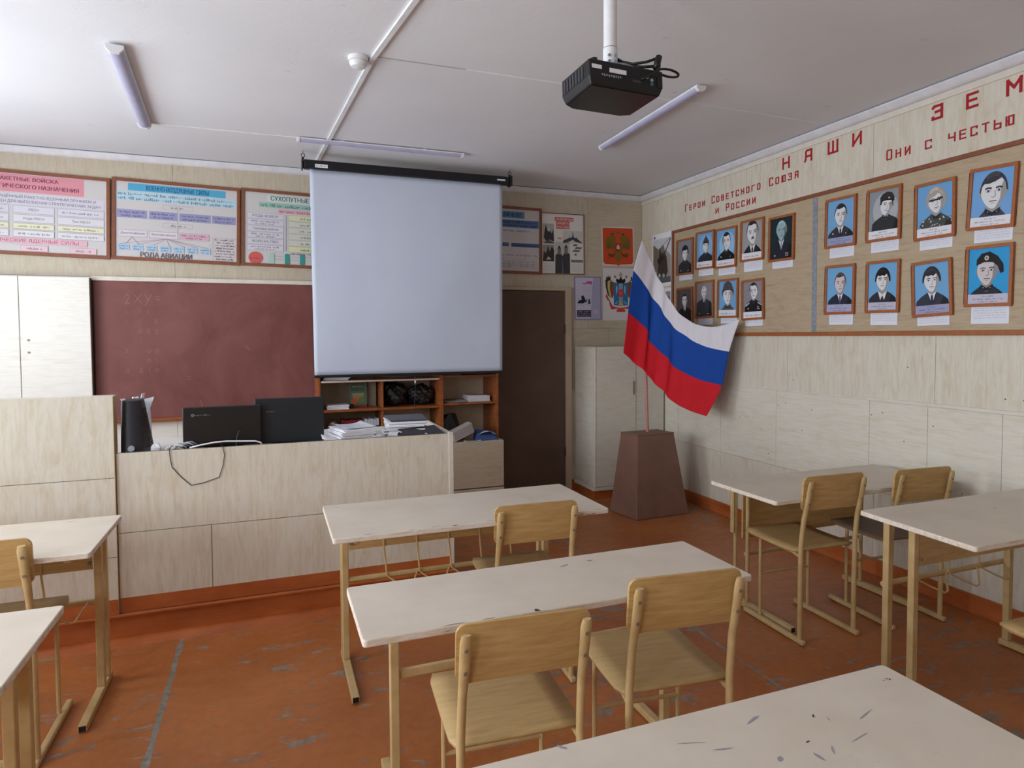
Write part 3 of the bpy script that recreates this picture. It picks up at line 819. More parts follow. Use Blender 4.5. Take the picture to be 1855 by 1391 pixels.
# ================================================================== PUPILS' DESKS AND CHAIRS
def rrect(x0, x1, y0, y1, r, n=4):
    pts = []
    for cx, cy, a0 in ((x1-r, y1-r, 0), (x0+r, y1-r, PI/2), (x0+r, y0+r, PI), (x1-r, y0+r, 1.5*PI)):
        pts += [(cx+r*math.cos(a0+PI/2*i/n), cy+r*math.sin(a0+PI/2*i/n)) for i in range(n+1)]
    return pts
M_MARK = ink(72, 62, 62); M_PENB = ink(152, 146, 160); M_CHIP = ink(150, 130, 114)
ZT = 0.755
def desk(label, x0, x1, y0, y1, posts, skid, kind='rack', marks=(), inset=0.095, shear=0.0, inset_b=None, rail=None, hooks=5, ZT=0.755, slim=False):
    """two-seat school desk; y0 is the sitter's edge; posts = the two post positions along y at each end"""
    cx = (x0+x1)/2
    t_ = thing('school_desk', label, 'desk', (cx, (y0+y1)/2, 0), group='two-seat school desks')
    tp = B()
    tp.prism([(x+shear*(y-y0), y) for x, y in rrect(x0, x1, y0, y1, 0.012)], ZT-0.021, ZT, M_TOP, 'z', M_EDGE)
    for (x, y, a, b_, rot, m_) in marks:
        pts = []
        rd_ = random.Random(int(x*977+y*571))
        for i in range(9):
            q = 2*PI*i/9; k = 0.7+0.6*rd_.random()
            u, v_ = a*k*math.cos(q), b_*k*math.sin(q)
            pts.append((min(x1-.002, max(x0+.002, x+u*math.cos(rot)-v_*math.sin(rot))), max(y0+.0015, y+u*math.sin(rot)+v_*math.cos(rot)), ZT+0.0004))
        tp.add(pts, [tuple(range(9))], m_)
    tp.done('tabletop', t_, bevel=0.003)
    xa, xb = x0+inset, x1-(inset if inset_b is None else inset_b)
    hp = 0.010 if slim else 0.015
    for x in (xa, xb):
        for py in posts: B().box(x-hp, x+hp, py-hp, py+hp, 0.034, ZT-0.022, M_TUBE).done('leg', t_, bevel=0.008 if slim else 0.004, segs=3)
        sk = B().box(x-0.016, x+0.016, skid[0], skid[1], 0.004, 0.0335, M_TUBE).done('floor_skid', t_, bevel=0.004)
        e = B()
        e.box(x-0.012, x+0.012, skid[0]-0.0015, skid[0], 0.008, 0.030, M_BLACK)
        e.done('skid_end_plug', sk)
        B().box(x-0.012, x+0.012, min(posts[0], y0+0.05), max(posts[-1], y1-0.04), ZT-0.044, ZT-0.022, M_TUBE).done('top_bearer', t_, bevel=0.003)
    yn = posts[0]
    yr, zr = rail or (yn, 0.402)
    if kind in ('rack', 'panel'):
        if kind == 'rack': za, zb = 0.545, 0.700
        else: za, zb = 0.385, 0.700
        if kind == 'rack': ap = B().box(xa+hp+0.004, xb-hp-0.004, yn-0.012, yn-0.004, za, zb, M_PLY)
        else: ap = B().box(xa-0.008, xb+0.008, yn+0.030, yn+0.042, za, zb, M_PLY).box(xa+hp+0.006, xb-hp-0.006, yn+0.0225, yn+0.0295, 0.590, 0.604, M_PLY)
        ap.done('apron_board', t_, bevel=0.002)
        for x in (xa+hp+0.012, xb-hp-0.012) if kind == 'rack' else (): B().cyl((x, yn-0.013, 0.575), (x, yn-0.020, 0.575), 0.008, M_BOLT, 8).done('bolt', t_)
    if kind == 'rack':
        B().tube([(xa, yr, zr), (xb, yr, zr)], 0.0125, M_TUBE, 10).done('crossbar', t_, smooth=True)
        n = hooks
        e_ = zr-0.402
        pt_ = (xb-xa-0.38)/(n-1)
        for i in range(n):
            x = xa+0.19+(xb-xa-0.38)*i/(n-1)
            w = B()
            w.tube([(x-0.012, yr-0.009, 0.60), (x-0.012, yr-0.016, 0.54), (x, yr-0.014, 0.404+e_), (x+pt_*0.30, yr-0.040, 0.368+e_), (x+pt_*0.58, yr-0.062, 0.340+e_), (x+pt_*0.68, yr-0.060, 0.345+e_), (x+pt_*0.84, yr-0.030, 0.385+e_), (x+pt_*0.93, yr-0.013, 0.404+e_)], 0.0045, M_TUBE, 6)
            w.done('wire_hook', t_, smooth=True)
    if kind == 'panel':
        B().tube([(xa, yn+0.02, 0.30), (xb, yn+0.02, 0.30)], 0.011, M_TUBE, 10).done('crossbar', t_, smooth=True)
        br = B().box(xa-0.022, xa-0.0155, posts[1]-0.01, posts[1]+0.018, 0.40, 0.66, M_TUBE)
        br.tube([(xa-0.022, posts[1], 0.67), (xa-0.022, posts[1], 0.60), (xa-0.022, posts[1]+0.01, 0.42)], 0.006, M_TUBE, 6)
        br.done('bracket', t_)
    if kind == 'bar':
        B().box(xa+hp, xb-hp, yn-0.004, yn+0.012, 0.418, 0.448, M_TUBE).done('crossbar', t_, bevel=0.004)
    return t_

desk('front desk of the middle row, one chair, chipped edge, before the teacher counter', 0.213, 1.412, 2.528, 3.055, (3.035, 3.105), (2.69, 3.14),
     marks=((0.70, 2.533, 0.012, 0.006, 0, M_MARK), (0.52, 2.537, 0.010, 0.004, 0, M_PENB), (0.35, 2.545, 0.02, 0.004, 0.1, M_PENB), (0.62, 2.545, 0.02, 0.0025, 0, M_PENB), (0.86, 2.54, 0.028, 0.003, 0, M_PENB), (1.36, 2.535, 0.03, 0.004, 0, M_PENB), (0.27, 3.0, 0.006, 0.004, 0, M_CHIP)))
desk('second desk of the middle row, two chairs pulled up, notched front edge', 0.208, 1.446, 1.648, 2.025, (2.055,), (1.68, 2.26), kind='bar', inset=0.150, inset_b=0.060,
     marks=((0.695, 1.651, 0.008, 0.013, 0.2, M_MARK), (0.92, 1.95, 0.02, 0.006, 0.3, M_PENB), (0.45, 1.655, 0.03, 0.003, 0, M_CHIP), (1.02, 1.96, 0.012, 0.006, 0, M_PENB), (0.55, 1.654, 0.02, 0.003, 0, M_CHIP), (1.1, 1.652, 0.04, 0.003, 0, M_CHIP)))
mk = [(0.502, 1.077, 0.012, 0.004, 2.3, M_PENB), (1.285, 1.035, 0.006, 0.002, 0, M_CHIP), (1.272, 1.032, 0.003, 0.002, 0, M_CHIP), (1.289, 1.031, 0.003, 0.002, 0.6, M_MARK), (0.9, 1.02, 0.022, 0.003, 0.4, M_PENB), (0.78, 0.965, 0.018, 0.002, -0.2, M_PENB), (0.93, 0.885, 0.004, 0.012, 0.1, M_PENB), (0.945, 0.925, 0.006, 0.002, 0.2, M_MARK), (0.86, 0.905, 0.008, 0.004, 0.5, M_PENB), (0.97, 0.89, 0.012, 0.002, 1.0, M_PENB), (1.02, 0.985, 0.007, 0.002, 0.9, M_MARK), (1.04, 0.965, 0.007, 0.0015, 1.2, M_PENB), (1.12, 0.95, 0.03, 0.0015, 0.3, M_PENB), (0.74, 1.0, 0.03, 0.0012, -0.3, M_PENB), (1.05, 0.9, 0.03, 0.0012, 0.2, M_PENB)]
desk('nearest desk of the middle row, scribbled top cut off by the bottom edge', 0.14, 1.335, 0.585, 1.086, (0.98, 1.06), (0.62, 1.08), marks=mk)
desk('front desk of the left row, cut off by the left edge, one chair', -1.83, -0.622, 2.695, 3.235, (3.185, 3.275), (2.87, 3.32),
     marks=((-0.80, 3.19, 0.02, 0.002, 0, M_CHIP), (-1.1, 3.2, 0.01, 0.002, 0, M_CHIP)), inset=0.085)
desk('second desk of the left row, at the lower left edge, no chair', -1.78, -0.573, 1.715, 2.192, (2.035, 2.15), (1.62, 2.18), inset=0.09,
     marks=((-0.72, 2.03, 0.016, 0.004, 0.3, M_CHIP), (-0.705, 2.035, 0.01, 0.003, 0, M_MARK)))
desk('front desk of the right row, brown modesty board and two chairs, by the wall', 2.256, 3.468, 2.421, 2.911, (2.87, 2.97), (2.53, 2.99), kind='panel', inset=0.222, inset_b=0.14, ZT=0.730, slim=True,
     marks=((2.98, 2.424, 0.04, 0.004, 0, M_CHIP), (2.84, 2.424, 0.06, 0.004, 0, M_CHIP), (2.48, 2.423, 0.05, 0.003, 0, M_CHIP)))
desk('second desk of the right row, white front edge, nearest the right wall', 2.385, 3.50, 1.572, 2.093, (1.93, 2.05), (1.60, 2.08), inset=0.155, shear=0.06, rail=(2.075, 0.415), hooks=3,
     marks=((3.0, 1.9, 0.01, 0.003, 0, M_CHIP),))

def make_chair(label):
    t_ = thing('school_chair', label, 'chair', (0, 0, 0), group='plywood school chairs')
    W = 0.170
    st = B()
    o = rrect(-0.19, 0.19, -0.185, 0.195, 0.03, 4)
    def zc(y): return 0.440-0.010*math.cos((y+0.02)/0.2*1.3)+0.006
    N = 10
    top, bot = [], []
    vs, fs = [], []
    for j in range(N+1):
        y = -0.185+0.38*j/N
        inx = 0.0
        if j == 0 or j == N: inx = 0.012
        for i in range(7):
            x = (-0.19+inx)+(0.38-2*inx)*i/6
            vs.append((x, y, zc(y)))
    fs = [(j*7+i, j*7+i+1, (j+1)*7+i+1, (j+1)*7+i) for j in range(N) for i in range(6)]
    st.add(vs, fs, M_SEAT)
    so = st.done('seat', t_, world=False, smooth='all', normals=False, solid=0.011)
    bk_ = B()
    vs, fs = [], []
    n = 12
    HB, WB = 0.083, 0.186
    out = rrect(-WB, WB, -HB, HB, 0.028, 5)
    def bp(u, w, d):
        lean = 0.20
        y = -0.238-lean*w*0.55+0.012*(1-(u/WB)**2)*(-1)+d+0.004
        return (u, y, 0.721+w)
    m_ = len(out)
    ins = [(u*0.55, w*0.55) for u, w in out]
    for d in (0.0, 0.011):
        vs += [bp(u, w, d) for u, w in out]+[bp(u, w, d) for u, w in ins]+[bp(0, 0, d)]
    k = 2*m_+1
    for i in range(m_):
        j = (i+1) % m_
        fs += [(i, j, m_+j, m_+i), (m_+i, m_+j, 2*m_)]
        fs += [(k+j, k+i, k+m_+i, k+m_+j), (k+m_+j, k+m_+i, k+2*m_)]
        fs += [(j, i, k+i, k+j)]
    bk_.add(vs, fs, M_PLY)
    bk_.done('backrest', t_, world=False, smooth=True)
    for s_ in (-1, 1):
        x = s_*W
        lg = B().tube([(x, -0.205, 0.026), (x, -0.205, 0.30), (x, -0.207, 0.47), (x*0.985, -0.222, 0.60), (x*0.975, -0.243, 0.68), (x*0.97, -0.262, 0.765), (x*0.97, -0.266, 0.785)],
                      [0.0125, 0.0125, 0.0125, 0.0125, 0.0135, 0.0145, 0.012], M_TUBE, 10, flat_=[(1, 1)]*4+[(1.1, 0.75), (1.15, 0.6), (1.05, 0.5)])
        lg.done('leg', t_, world=False, smooth=True)
        for z, y in ((0.745, -0.2675), (0.678, -0.2535)):
            B().cyl((x*0.972, y+0.003, z), (x*0.972, y-0.0015, z-0.0005), 0.0055, M_BOLT, 10).done('bolt', t_, world=False)
        B().tube([(x*0.94, 0.095, 0.026), (x*0.94, 0.095, 0.25), (x*0.94, 0.095, 0.424)], 0.0085, M_TUBE, 8).done('leg', t_, world=False, smooth=True)
        B().tube([(x, -0.21, 0.415), (x*0.97, -0.15, 0.426), (x*0.94, 0.09, 0.426), (x*0.94, 0.17, 0.428)], 0.0085, M_TUBE, 8).done('seat_rail', t_, world=False, smooth=True)
        B().box(x-0.0125, x+0.0125, -0.235, 0.205, 0.003, 0.026, M_TUBE).done('floor_skid', t_, world=False, bevel=0.006)
    B().tube([(-W*0.94, 0.095, 0.24), (W*0.94, 0.095, 0.24)], 0.0075, M_TUBE, 8).done('stretcher', t_, world=False, smooth=True)
    return t_
ch = make_chair('left of the two chairs at the second desk of the middle row')
CHAIRS = [((0.635, 1.796), -4, 0.985, None),
          ((1.177, 1.832), -6, 1.02, 'right of the two chairs at the second desk of the middle row'),
          ((1.069, 2.753), -3.5, 1.017, 'lone chair at the front desk of the middle row'),
          ((2.602, 2.632), -2, 1.045, 'plywood-seated chair at the brown-panelled front desk of the right row'),
          ((3.172, 2.589), -4, 1.04, 'dark-seated chair next to the right wall at the front right desk'),
          ((-0.979, 2.919), 0, 1.04, 'chair at the front desk of the left row, cut off by the left edge'),
          ((2.715, 1.385), 0, 1.0, 'chair of which only a seat corner shows at the right edge')]
for (c, rz, sz, lab) in CHAIRS:
    o = ch if lab is None else dup(ch, (0, 0, 0), 0, lab)
    o.location = (c[0], c[1], 0); o.rotation_euler = (0, 0, math.radians(rz)); o.scale = (1, 1, sz)
    if lab and lab.startswith('dark-seated'):
        for q in o.children:
            if q.name.startswith('seat') and not q.name.startswith('seat_rail'):
                q.data = q.data.copy(); q.data.materials[0] = M_GREYSEAT

# ================================================================== PEDESTAL AND FLAG
pd = thing('flag_pedestal', 'brown tapered pedestal on the floor carrying the flag pole', 'pedestal', (3.05, 4.76, 0))
lo = [(2.815, 4.573, 0.003), (3.335, 4.590, 0.003), (3.29, 4.95, 0.003), (2.757, 4.925, 0.003)]
hi = [(2.868, 4.655, 0.690), (3.236, 4.668, 0.690), (3.210, 4.885, 0.690), (2.832, 4.868, 0.690)]
B().hexa(lo, [(x, y, 0.6845) for x, y, z in hi], M_PED).done('body', pd, bevel=0.004)
B().hexa([(x+(x-3.04)*0.012, y+(y-4.77)*0.02, 0.685) for x, y, z in hi], [(x+(x-3.04)*0.012, y+(y-4.77)*0.02, 0.697) for x, y, z in hi], M_PED).done('top_board', pd, bevel=0.003)

FLAG = [[(2.957, 4.735, 2.332), (3.014, 4.73, 2.221), (3.065, 4.72, 2.107), (3.107, 4.695, 1.991), (3.146, 4.65, 1.879), (3.182, 4.595, 1.769), (3.232, 4.525, 1.676), (3.298, 4.44, 1.618), (3.368, 4.345, 1.595), (3.431, 4.245, 1.614), (3.487, 4.15, 1.654)], [(2.877, 4.735, 2.075), (2.95, 4.73, 1.991), (3.013, 4.718, 1.901), (3.076, 4.693, 1.812), (3.111, 4.653, 1.712), (3.16, 4.603, 1.626), (3.212, 4.542, 1.55), (3.266, 4.467, 1.487), (3.322, 4.383, 1.442), (3.376, 4.293, 1.414), (3.434, 4.207, 1.396)], [(2.824, 4.735, 1.722), (2.913, 4.73, 1.655), (2.984, 4.717, 1.579), (3.014, 4.692, 1.482), (3.072, 4.657, 1.403), (3.128, 4.612, 1.329), (3.18, 4.558, 1.258), (3.239, 4.493, 1.205), (3.297, 4.422, 1.166), (3.355, 4.342, 1.143), (3.412, 4.263, 1.123)], [(2.777, 4.735, 1.384), (2.852, 4.73, 1.324), (2.919, 4.715, 1.263), (2.979, 4.69, 1.2), (3.034, 4.66, 1.136), (3.077, 4.62, 1.07), (3.116, 4.575, 1.005), (3.165, 4.52, 0.957), (3.212, 4.46, 0.916), (3.26, 4.39, 0.892), (3.307, 4.32, 0.871)]]
def cr(P, t):
    n = len(P)-1
    i = min(int(t*n), n-1); f = t*n-i
    a, b_, c, d = P[max(i-1, 0)], P[i], P[i+1], P[min(i+2, n)]
    return Vector([0.5*((2*b_[k])+(-a[k]+c[k])*f+(2*a[k]-5*b_[k]+4*c[k]-d[k])*f*f+(-a[k]+3*b_[k]-3*c[k]+d[k])*f**3) for k in range(3)])
fl = thing('flag', 'white, blue and red striped flag draped from a pole in the corner', 'flag', (3.038, 4.77, 0.698))
B().tube([(3.038, 4.77, 0.698), (3.008, 4.77, 1.5), (2.981, 4.77, 2.29)], 0.0125, M_POLE, 12).done('pole', fl, smooth=True)
NU, NV = 72, 14
cl = B()
def cloth(u, k):
    """k runs 0..3 over the three stripes"""
    R = [cr(r, u) for r in FLAG]
    p = cr(R, k/3.0)
    fall = math.sin(PI*min(1, u*1.02))
    w = 0.020*math.sin(2*PI*(3.6*u-0.42*k*0.6)+0.5)*(0.35+0.65*(1-u))*min(1, 0.25+k*0.5)
    w += 0.009*math.sin(2*PI*(6.8*u-0.25*k)+1.1*k)*(1-0.5*u)
    w *= min(1.0, 0.2+4*u)*min(1.0, 0.3+3.2*(1-u))
    d = Vector((0.30, -0.95, 0))
    return p+d*w*0.9*(0.35+0.65*fall)
for s_, m_ in enumerate((M_FW, M_FB, M_FR)):
    cl.grid(lambda u, v, s_=s_: tuple(cloth(u, s_+v)), NU, NV, m_)
cl.done('cloth', fl, smooth='all', solid=0.0012)

# ================================================================== THINGS ON THE TEACHER COUNTER
WT = 0.8922
# drawn on a slightly larger worktop; set down from the front left corner of the real one
B.plan = (0.9336, (-0.765, 3.900, WT), (-0.7142, 3.6410, 0.9350))
sp = thing('desk_speaker', 'black desktop loudspeaker with a silver volume knob, left end of the counter', 'speaker', (-0.70, 4.05, WT))
arc = [(-0.762+0.112*(0.5-0.5*math.cos(PI*i/8)), 3.975-0.028*math.sin(PI*i/8)) for i in range(9)]
lo2 = arc+[(-0.622, 4.14), (-0.752, 4.16)]
hi2 = [(x*1.0+0.0, y+0.012) for x, y in [(-0.758+0.094*(0.5-0.5*math.cos(PI*i/8)), 3.978-0.024*math.sin(PI*i/8)) for i in range(9)]]+[(-0.668, 4.12), (-0.75, 4.14)]
n = len(lo2)
b = B()
vs = [(x, y, WT+0.0005) for x, y in lo2]+[(x, y, 1.192) for x, y in hi2]
b.add(vs, [tuple(range(n-1, -1, -1)), tuple(range(n, 2*n))]+[(i, (i+1) % n, (i+1) % n+n, i+n) for i in range(n)], flat('charcoal_speaker_case', rgb(40, 40, 48), 0.4))
b.done('cabinet', sp, bevel=0.004, smooth=True)
gr = B()
for i in range(14):
    for j in range(4):
        z = 0.93+i*0.016; y = 3.995+j*0.032
        f = (z-WT)/0.30
        x = -0.640-0.028*f+(y-3.99)*0.11*(1-f)
        gr.cyl((x, y, z), (x+0.004, y, z), 0.005, M_BLACK, 6)
gr.done('side_grille', sp)
B().cyl((-0.705, 3.948, 0.938), (-0.705, 3.930, 0.938), 0.016, M_ALU, 20).done('volume_knob', sp, smooth=True)

def paper_pile(name, label, cat, c, w, d, n, z0, seed, step=0.004, rot=0.0, tilt=0.0, spread=0.012, mat=None, group=None):
    rd_ = random.Random(seed)
    b_ = B()
    z = z0
    for i in range(n):
        a = math.radians(rot+rd_.uniform(-4, 4))
        ox, oy = rd_.uniform(-spread, spread), rd_.uniform(-spread, spread)
        q = [(-w/2, -d/2), (w/2, -d/2), (w/2, d/2), (-w/2, d/2)]
        P = [(c[0]+ox+u*math.cos(a)-v*math.sin(a), c[1]+oy+u*math.sin(a)+v*math.cos(a)) for u, v in q]
        Z = [z+tilt*(u/w+0.5) for u, v in q]
        b_.hexa([(p[0], p[1], zz) for p, zz in zip(P, Z)], [(p[0], p[1], zz+step*0.8) for p, zz in zip(P, Z)], mat or M_PAPER)
        z += step
    o = b_.done(name)
    origin(o, (c[0], c[1], z0))
    return tag(o, label, cat, group)
def curled(name, label, cat, c, w, d, rot, z0, up, mat=None, group=None, seed=0):
    """one sheet or open leaflet with a curled edge"""
    a = math.radians(rot)
    def fn(u, v):
        x, y = (u-0.5)*w, (v-0.5)*d
        z = z0+0.0008+up*(abs(u-0.5)*2)**2.2*(0.4+0.6*v)+0.002*math.sin(7*u+seed)
        return (c[0]+x*math.cos(a)-y*math.sin(a), c[1]+x*math.sin(a)+y*math.cos(a), z)
    o = B().grid(fn, 14, 10, mat or M_PAPER).done(name, smooth='all', normals=False, solid=0.0008)
    origin(o, (c[0], c[1], z0))
    return tag(o, label, cat, group)
# crumpled papers behind the speaker
rd = random.Random(12)
pp = B()
for (x, y, z, a, w, h, t_) in ((-0.735, 4.20, 1.14, 0.3, 0.10, 0.10, 0.1), (-0.715, 4.21, 1.15, -0.5, 0.05, 0.11, 0.35), (-0.70, 4.19, 1.13, 0.9, 0.07, 0.10, -0.2), (-0.755, 4.22, 1.15, -0.1, 0.07, 0.075, -0.5), (-0.69, 4.2, 1.12, 0.1, 0.10, 0.09, 0.2)):
    def fn(u, v, x=x, y=y, z=z, a=a, w=w, h=h, t_=t_):
        s_ = (u-0.5)*w*(1-0.75*v)
        return (x+s_*math.cos(a)+t_*v*0.08, y+s_*math.sin(a)+0.02*math.sin(5*u+3*v), z-0.25*(1-v)**3+h*v*0.85-0.03)
    pp.grid(fn, 8, 8, M_PAPER)
tag(origin(pp.done('crumpled_papers', normals=False, solid=0.001), (-0.72, 4.2, WT)), 'crumpled white papers sticking up behind the black loudspeaker', 'papers')
b = B()
b.add([(-0.685, 4.175, 1.18), (-0.622, 4.15, 1.196), (-0.660, 4.162, 1.09), (-0.69, 4.18, 0.895), (-0.72, 4.18, 0.895)], [(0, 1, 2, 3, 4)], flat('grey_printed_paper', rgb(196, 196, 204), 0.6))
tag(origin(b.done('printed_leaflet', normals=False, solid=0.001), (-0.68, 4.18, WT)), 'grey printed leaflet standing at the right of the black loudspeaker', 'leaflet')
b = B()
b.ball((-0.595, 3.985, WT+0.03), 0.03, M_PAPER, 9, 7, (0.8, 0.8, 1.0), 0.55, 3)
tag(origin(b.done('crumpled_tissue'), (-0.595, 3.985, WT)), 'crumpled white tissue at the foot of the black loudspeaker', 'tissue')
b = B()
rd = random.Random(3)
for k in range(6):
    p0 = Vector((-0.555+0.018*k, 3.965+0.008*rd.random(), WT+0.012+0.004*k))
    b.tube([p0, p0+Vector((0.02, 0.01, 0.018+0.01*rd.random())), p0+Vector((0.05, 0.0, 0.022+0.008*rd.random())), p0+Vector((0.075, 0.012, 0.01))], 0.005, M_WPLAST if k % 2 == 0 else M_ALU, 6)
tag(origin(b.done('coiled_cable', smooth='all'), (-0.5, 3.97, WT)), 'tangle of silver and white cable between loudspeaker and screens', 'cable')
tag(origin(B().tube([(-0.506, 3.945, 0.938), (-0.518, 3.925, 0.934), (-0.520, 3.908, 0.922), (-0.517, 3.9085, 0.876), (-0.509, 3.9085, 0.827), (-0.466, 3.9085, 0.770), (-0.418, 3.9085, 0.720), (-0.353, 3.9085, 0.730), (-0.277, 3.9085, 0.754), (-0.254, 3.9085, 0.824), (-0.247, 3.9085, 0.880), (-0.256, 3.9085, 0.920), (-0.262, 3.925, 0.934), (-0.27, 3.945, 0.935)], 0.0022, M_BLACK, 6).done('loose_cable', smooth='all'), (-0.38, 3.884, 0.92)), 'thin black cable looping down over the counter front', 'cable')
tag(origin(B().tube([(-0.425, 3.95, 0.922), (-0.364, 3.947, 0.935), (-0.294, 3.947, 0.945), (-0.238, 3.947, 0.947), (-0.152, 3.947, 0.942), (-0.088, 3.947, 0.939), (-0.060, 3.947, 0.930), (-0.045, 3.955, 0.905)], 0.0045, M_WPLAST, 8).done('white_cable', smooth='all'), (-0.24, 3.93, 0.93)), 'white cable lying along the counter top before the two screens', 'cable')

def monitor(label, x0, x1, y, z0, z1, yaw, body_mat, text=None, scr=0):
    cx = (x0+x1)/2
    t_ = thing('computer_monitor', label, 'monitor', (cx, y, WT), rz=math.radians(yaw))
    w = (x1-x0)/2
    h0, h1 = z0-WT, z1-WT
    b_ = B().box(-w, w, 0.0, 0.022, h0, h1, body_mat)
    b_.hexa([(-w*0.72, -0.022, h0+0.03), (w*0.72, -0.022, h0+0.03), (w*0.80, 0.0005, h0+0.012), (-w*0.80, 0.0005, h0+0.012)],
            [(-w*0.72, -0.022, h1-0.05), (w*0.72, -0.022, h1-0.05), (w*0.80, 0.0005, h1-0.02), (-w*0.80, 0.0005, h1-0.02)], body_mat) if False else None
    cs_ = b_.done('casing', t_, world=False, bevel=0.005)
    B().box(-w+0.012, w-0.012, 0.0222, 0.0232, h0+0.014, h1-0.012, M_GLOSSB).done('display', t_, world=False)
    B().box(-0.03, 0.03, 0.006, 0.02, 0.012, h0, body_mat).done('stand_neck', t_, world=False)
    B().prism(rrect(-0.10, 0.10, -0.03, 0.09, 0.02), 0.0005, 0.012, body_mat).done('stand_foot', t_, world=False)
    if text or scr:
        st_ = Sheet(0.12, 0.03, 0.0003, body_mat)
        if text: st_.text(text, 0, -0.006, 0.011, (120, 122, 128), width=0.05)
        else:
            st_.ell(-0.040, 0.0, 0.008, 0.008, (128, 128, 134)); st_.ell(-0.040, 0.0, 0.004, 0.004, (40, 38, 42))
            st_.scrib(-0.030, 0.052, -0.005, 0.010, (118, 118, 124), scr, 0.9)
        o2 = st_.b
        o2.v = [(p[0]-w*0.55, p[1]-0.0006, p[2]+(h1-0.045 if not text else h1-0.075)) for p in o2.v]
        o2.done('maker_mark', cs_, world=False, normals=False)
    return t_
monitor('left black monitor seen from behind, with small grey lettering', -0.462, -0.055, 3.985, 0.912, 1.142, 0.5, M_GLOSSB, scr=9)
monitor('right black monitor seen from behind, taller, beside the paper heaps', -0.090, 0.298, 4.03, 0.905, 1.172, -1.0, flat('blue_black_plastic', rgb(26, 32, 38), 0.4), text='acer')
tag(origin(B().tube([(-0.152, 3.968, 1.000), (-0.172, 3.964, 1.000), (-0.184, 3.962, 0.965), (-0.188, 3.960, 0.921), (-0.186, 3.962, 0.9)], 0.003, M_DARKG, 6).done('monitor_lead', smooth='all'), (-0.186, 3.96, WT)), 'short dark grey lead curving out of the left monitor', 'cable')

# paper heaps
paper_pile('paper_stack', 'low heap of white papers on the counter right of the monitors', 'papers', (0.47, 4.08, 0), 0.21, 0.25, 12, WT+0.0005, 5, step=0.0065, rot=12, tilt=0.004)
curled('loose_sheet', 'large white sheet spread flat, curling up at its left corner', 'paper', (0.46, 4.003, 0), 0.36, 0.10, 2, WT+0.018, 0.035, seed=2)
curled('loose_sheet', 'pale grey sheet curling on top of the low paper heap', 'paper', (0.48, 4.08, 0), 0.20, 0.22, 18, WT+0.083, 0.018, flat('greyish_paper', rgb(206, 208, 218), 0.7), seed=5)
paper_pile('paper_stack', 'tall untidy stack of white papers on the right end of the counter', 'papers', (0.81, 4.13, 0), 0.24, 0.30, 15, WT+0.0005, 8, step=0.0070, rot=-8, spread=0.018)
tag(origin(B().hexa([(0.70, 4.02, 0.9985), (0.93, 4.00, 0.9985), (0.95, 4.26, 0.9985), (0.70, 4.27, 0.9985)], [(0.70, 4.02, 1.008), (0.93, 4.00, 1.006), (0.95, 4.26, 1.012), (0.70, 4.27, 1.012)], M_DARKG).done('document_folder', bevel=0.002), (0.82, 4.14, 0.9985)), 'dark grey folder lying on top of the tall paper stack', 'folder')
fd = thing('ring_folder', 'dark folder with white pages, front of the tall paper stack', 'folder', (0.88, 3.975, WT))
B().hexa([(0.728, 3.946, 0.915), (1.03, 3.946, 0.910), (1.03, 3.972, 0.915), (0.735, 3.972, 0.935)], [(0.725, 3.947, 0.928), (1.03, 3.947, 0.918), (0.965, 3.976, 0.972), (0.735, 3.976, 0.958)], M_DARKG).done('cover', fd, bevel=0.002)
B().box(0.735, 1.03, 3.946, 3.972, WT+0.0006, 0.909, M_PAPER).done('pages', fd)
b = B()
b.tube([(0.728, 3.95, 0.905), (0.722, 3.945, 0.935), (0.735, 3.945, 0.947), (0.752, 3.945, 0.940)], 0.004, M_WPLAST, 6)
b.done('clasp', fd)
paper_pile('paper_stack', 'thin sheaf of white papers at the right corner of the counter', 'papers', (1.004, 4.20, 0), 0.06, 0.28, 5, WT+0.0005, 14, step=0.006, spread=0.003)

B.plan = None

# ================================================================== THINGS IN THE BOOKCASE
S1, S2L, S2R, S3L, S3R, SB = 0.0, 0.9502, 0.9642, 1.1832, 1.2002, 0.6452
paper_pile('book_stack', 'small stack of pale booklets on the middle shelf behind the right monitor', 'books', (0.505, 5.38, 0), 0.17, 0.15, 3, S2L, 21, step=0.012, spread=0.006)
tag(origin(B().box(0.60, 0.632, 5.35, 5.37, S2L, 0.985, M_BLACK).done('binder_clip', bevel=0.003), (0.615, 5.36, S2L)), 'small black clip beside the picture card on the shelf', 'clip')
st = Sheet(0.142, 0.205, 0.003, ink(96, 110, 92))
st.rect(-0.055, 0.055, 0.03, 0.09, (74, 96, 78)); st.scrib(-0.045, 0.045, 0.06, 0.016, (176, 190, 170), 3)
st.rect(-0.071, 0.071, -0.1025, -0.085, (150, 60, 60)); st.ell(0, -0.03, 0.045, 0.035, (176, 120, 70)); st.ell(-0.03, -0.055, 0.03, 0.022, (178, 92, 60)); st.ell(0.03, -0.05, 0.03, 0.025, (92, 130, 70)); st.rect(-0.05, 0.05, -0.012, 0.012, (140, 150, 120))
st.b.v = [(x+0.677, y+5.42+0.10*(z+0.1025)*0.5, z+S2L+0.104) for x, y, z in st.b.v]
o = st.b.done('picture_book', normals=False)
tag(origin(o, (0.677, 5.42, S2L)), 'green picture book standing upright on the middle shelf', 'book')
tag(origin(B().box(0.765, 0.83, 5.47, 5.478, S2L, S2L+0.205, flat('pale_grey_card', rgb(150, 140, 128), 0.6)).done('pale_card'), (0.8, 5.474, S2L)), 'pale grey card standing right of the green picture book', 'card')
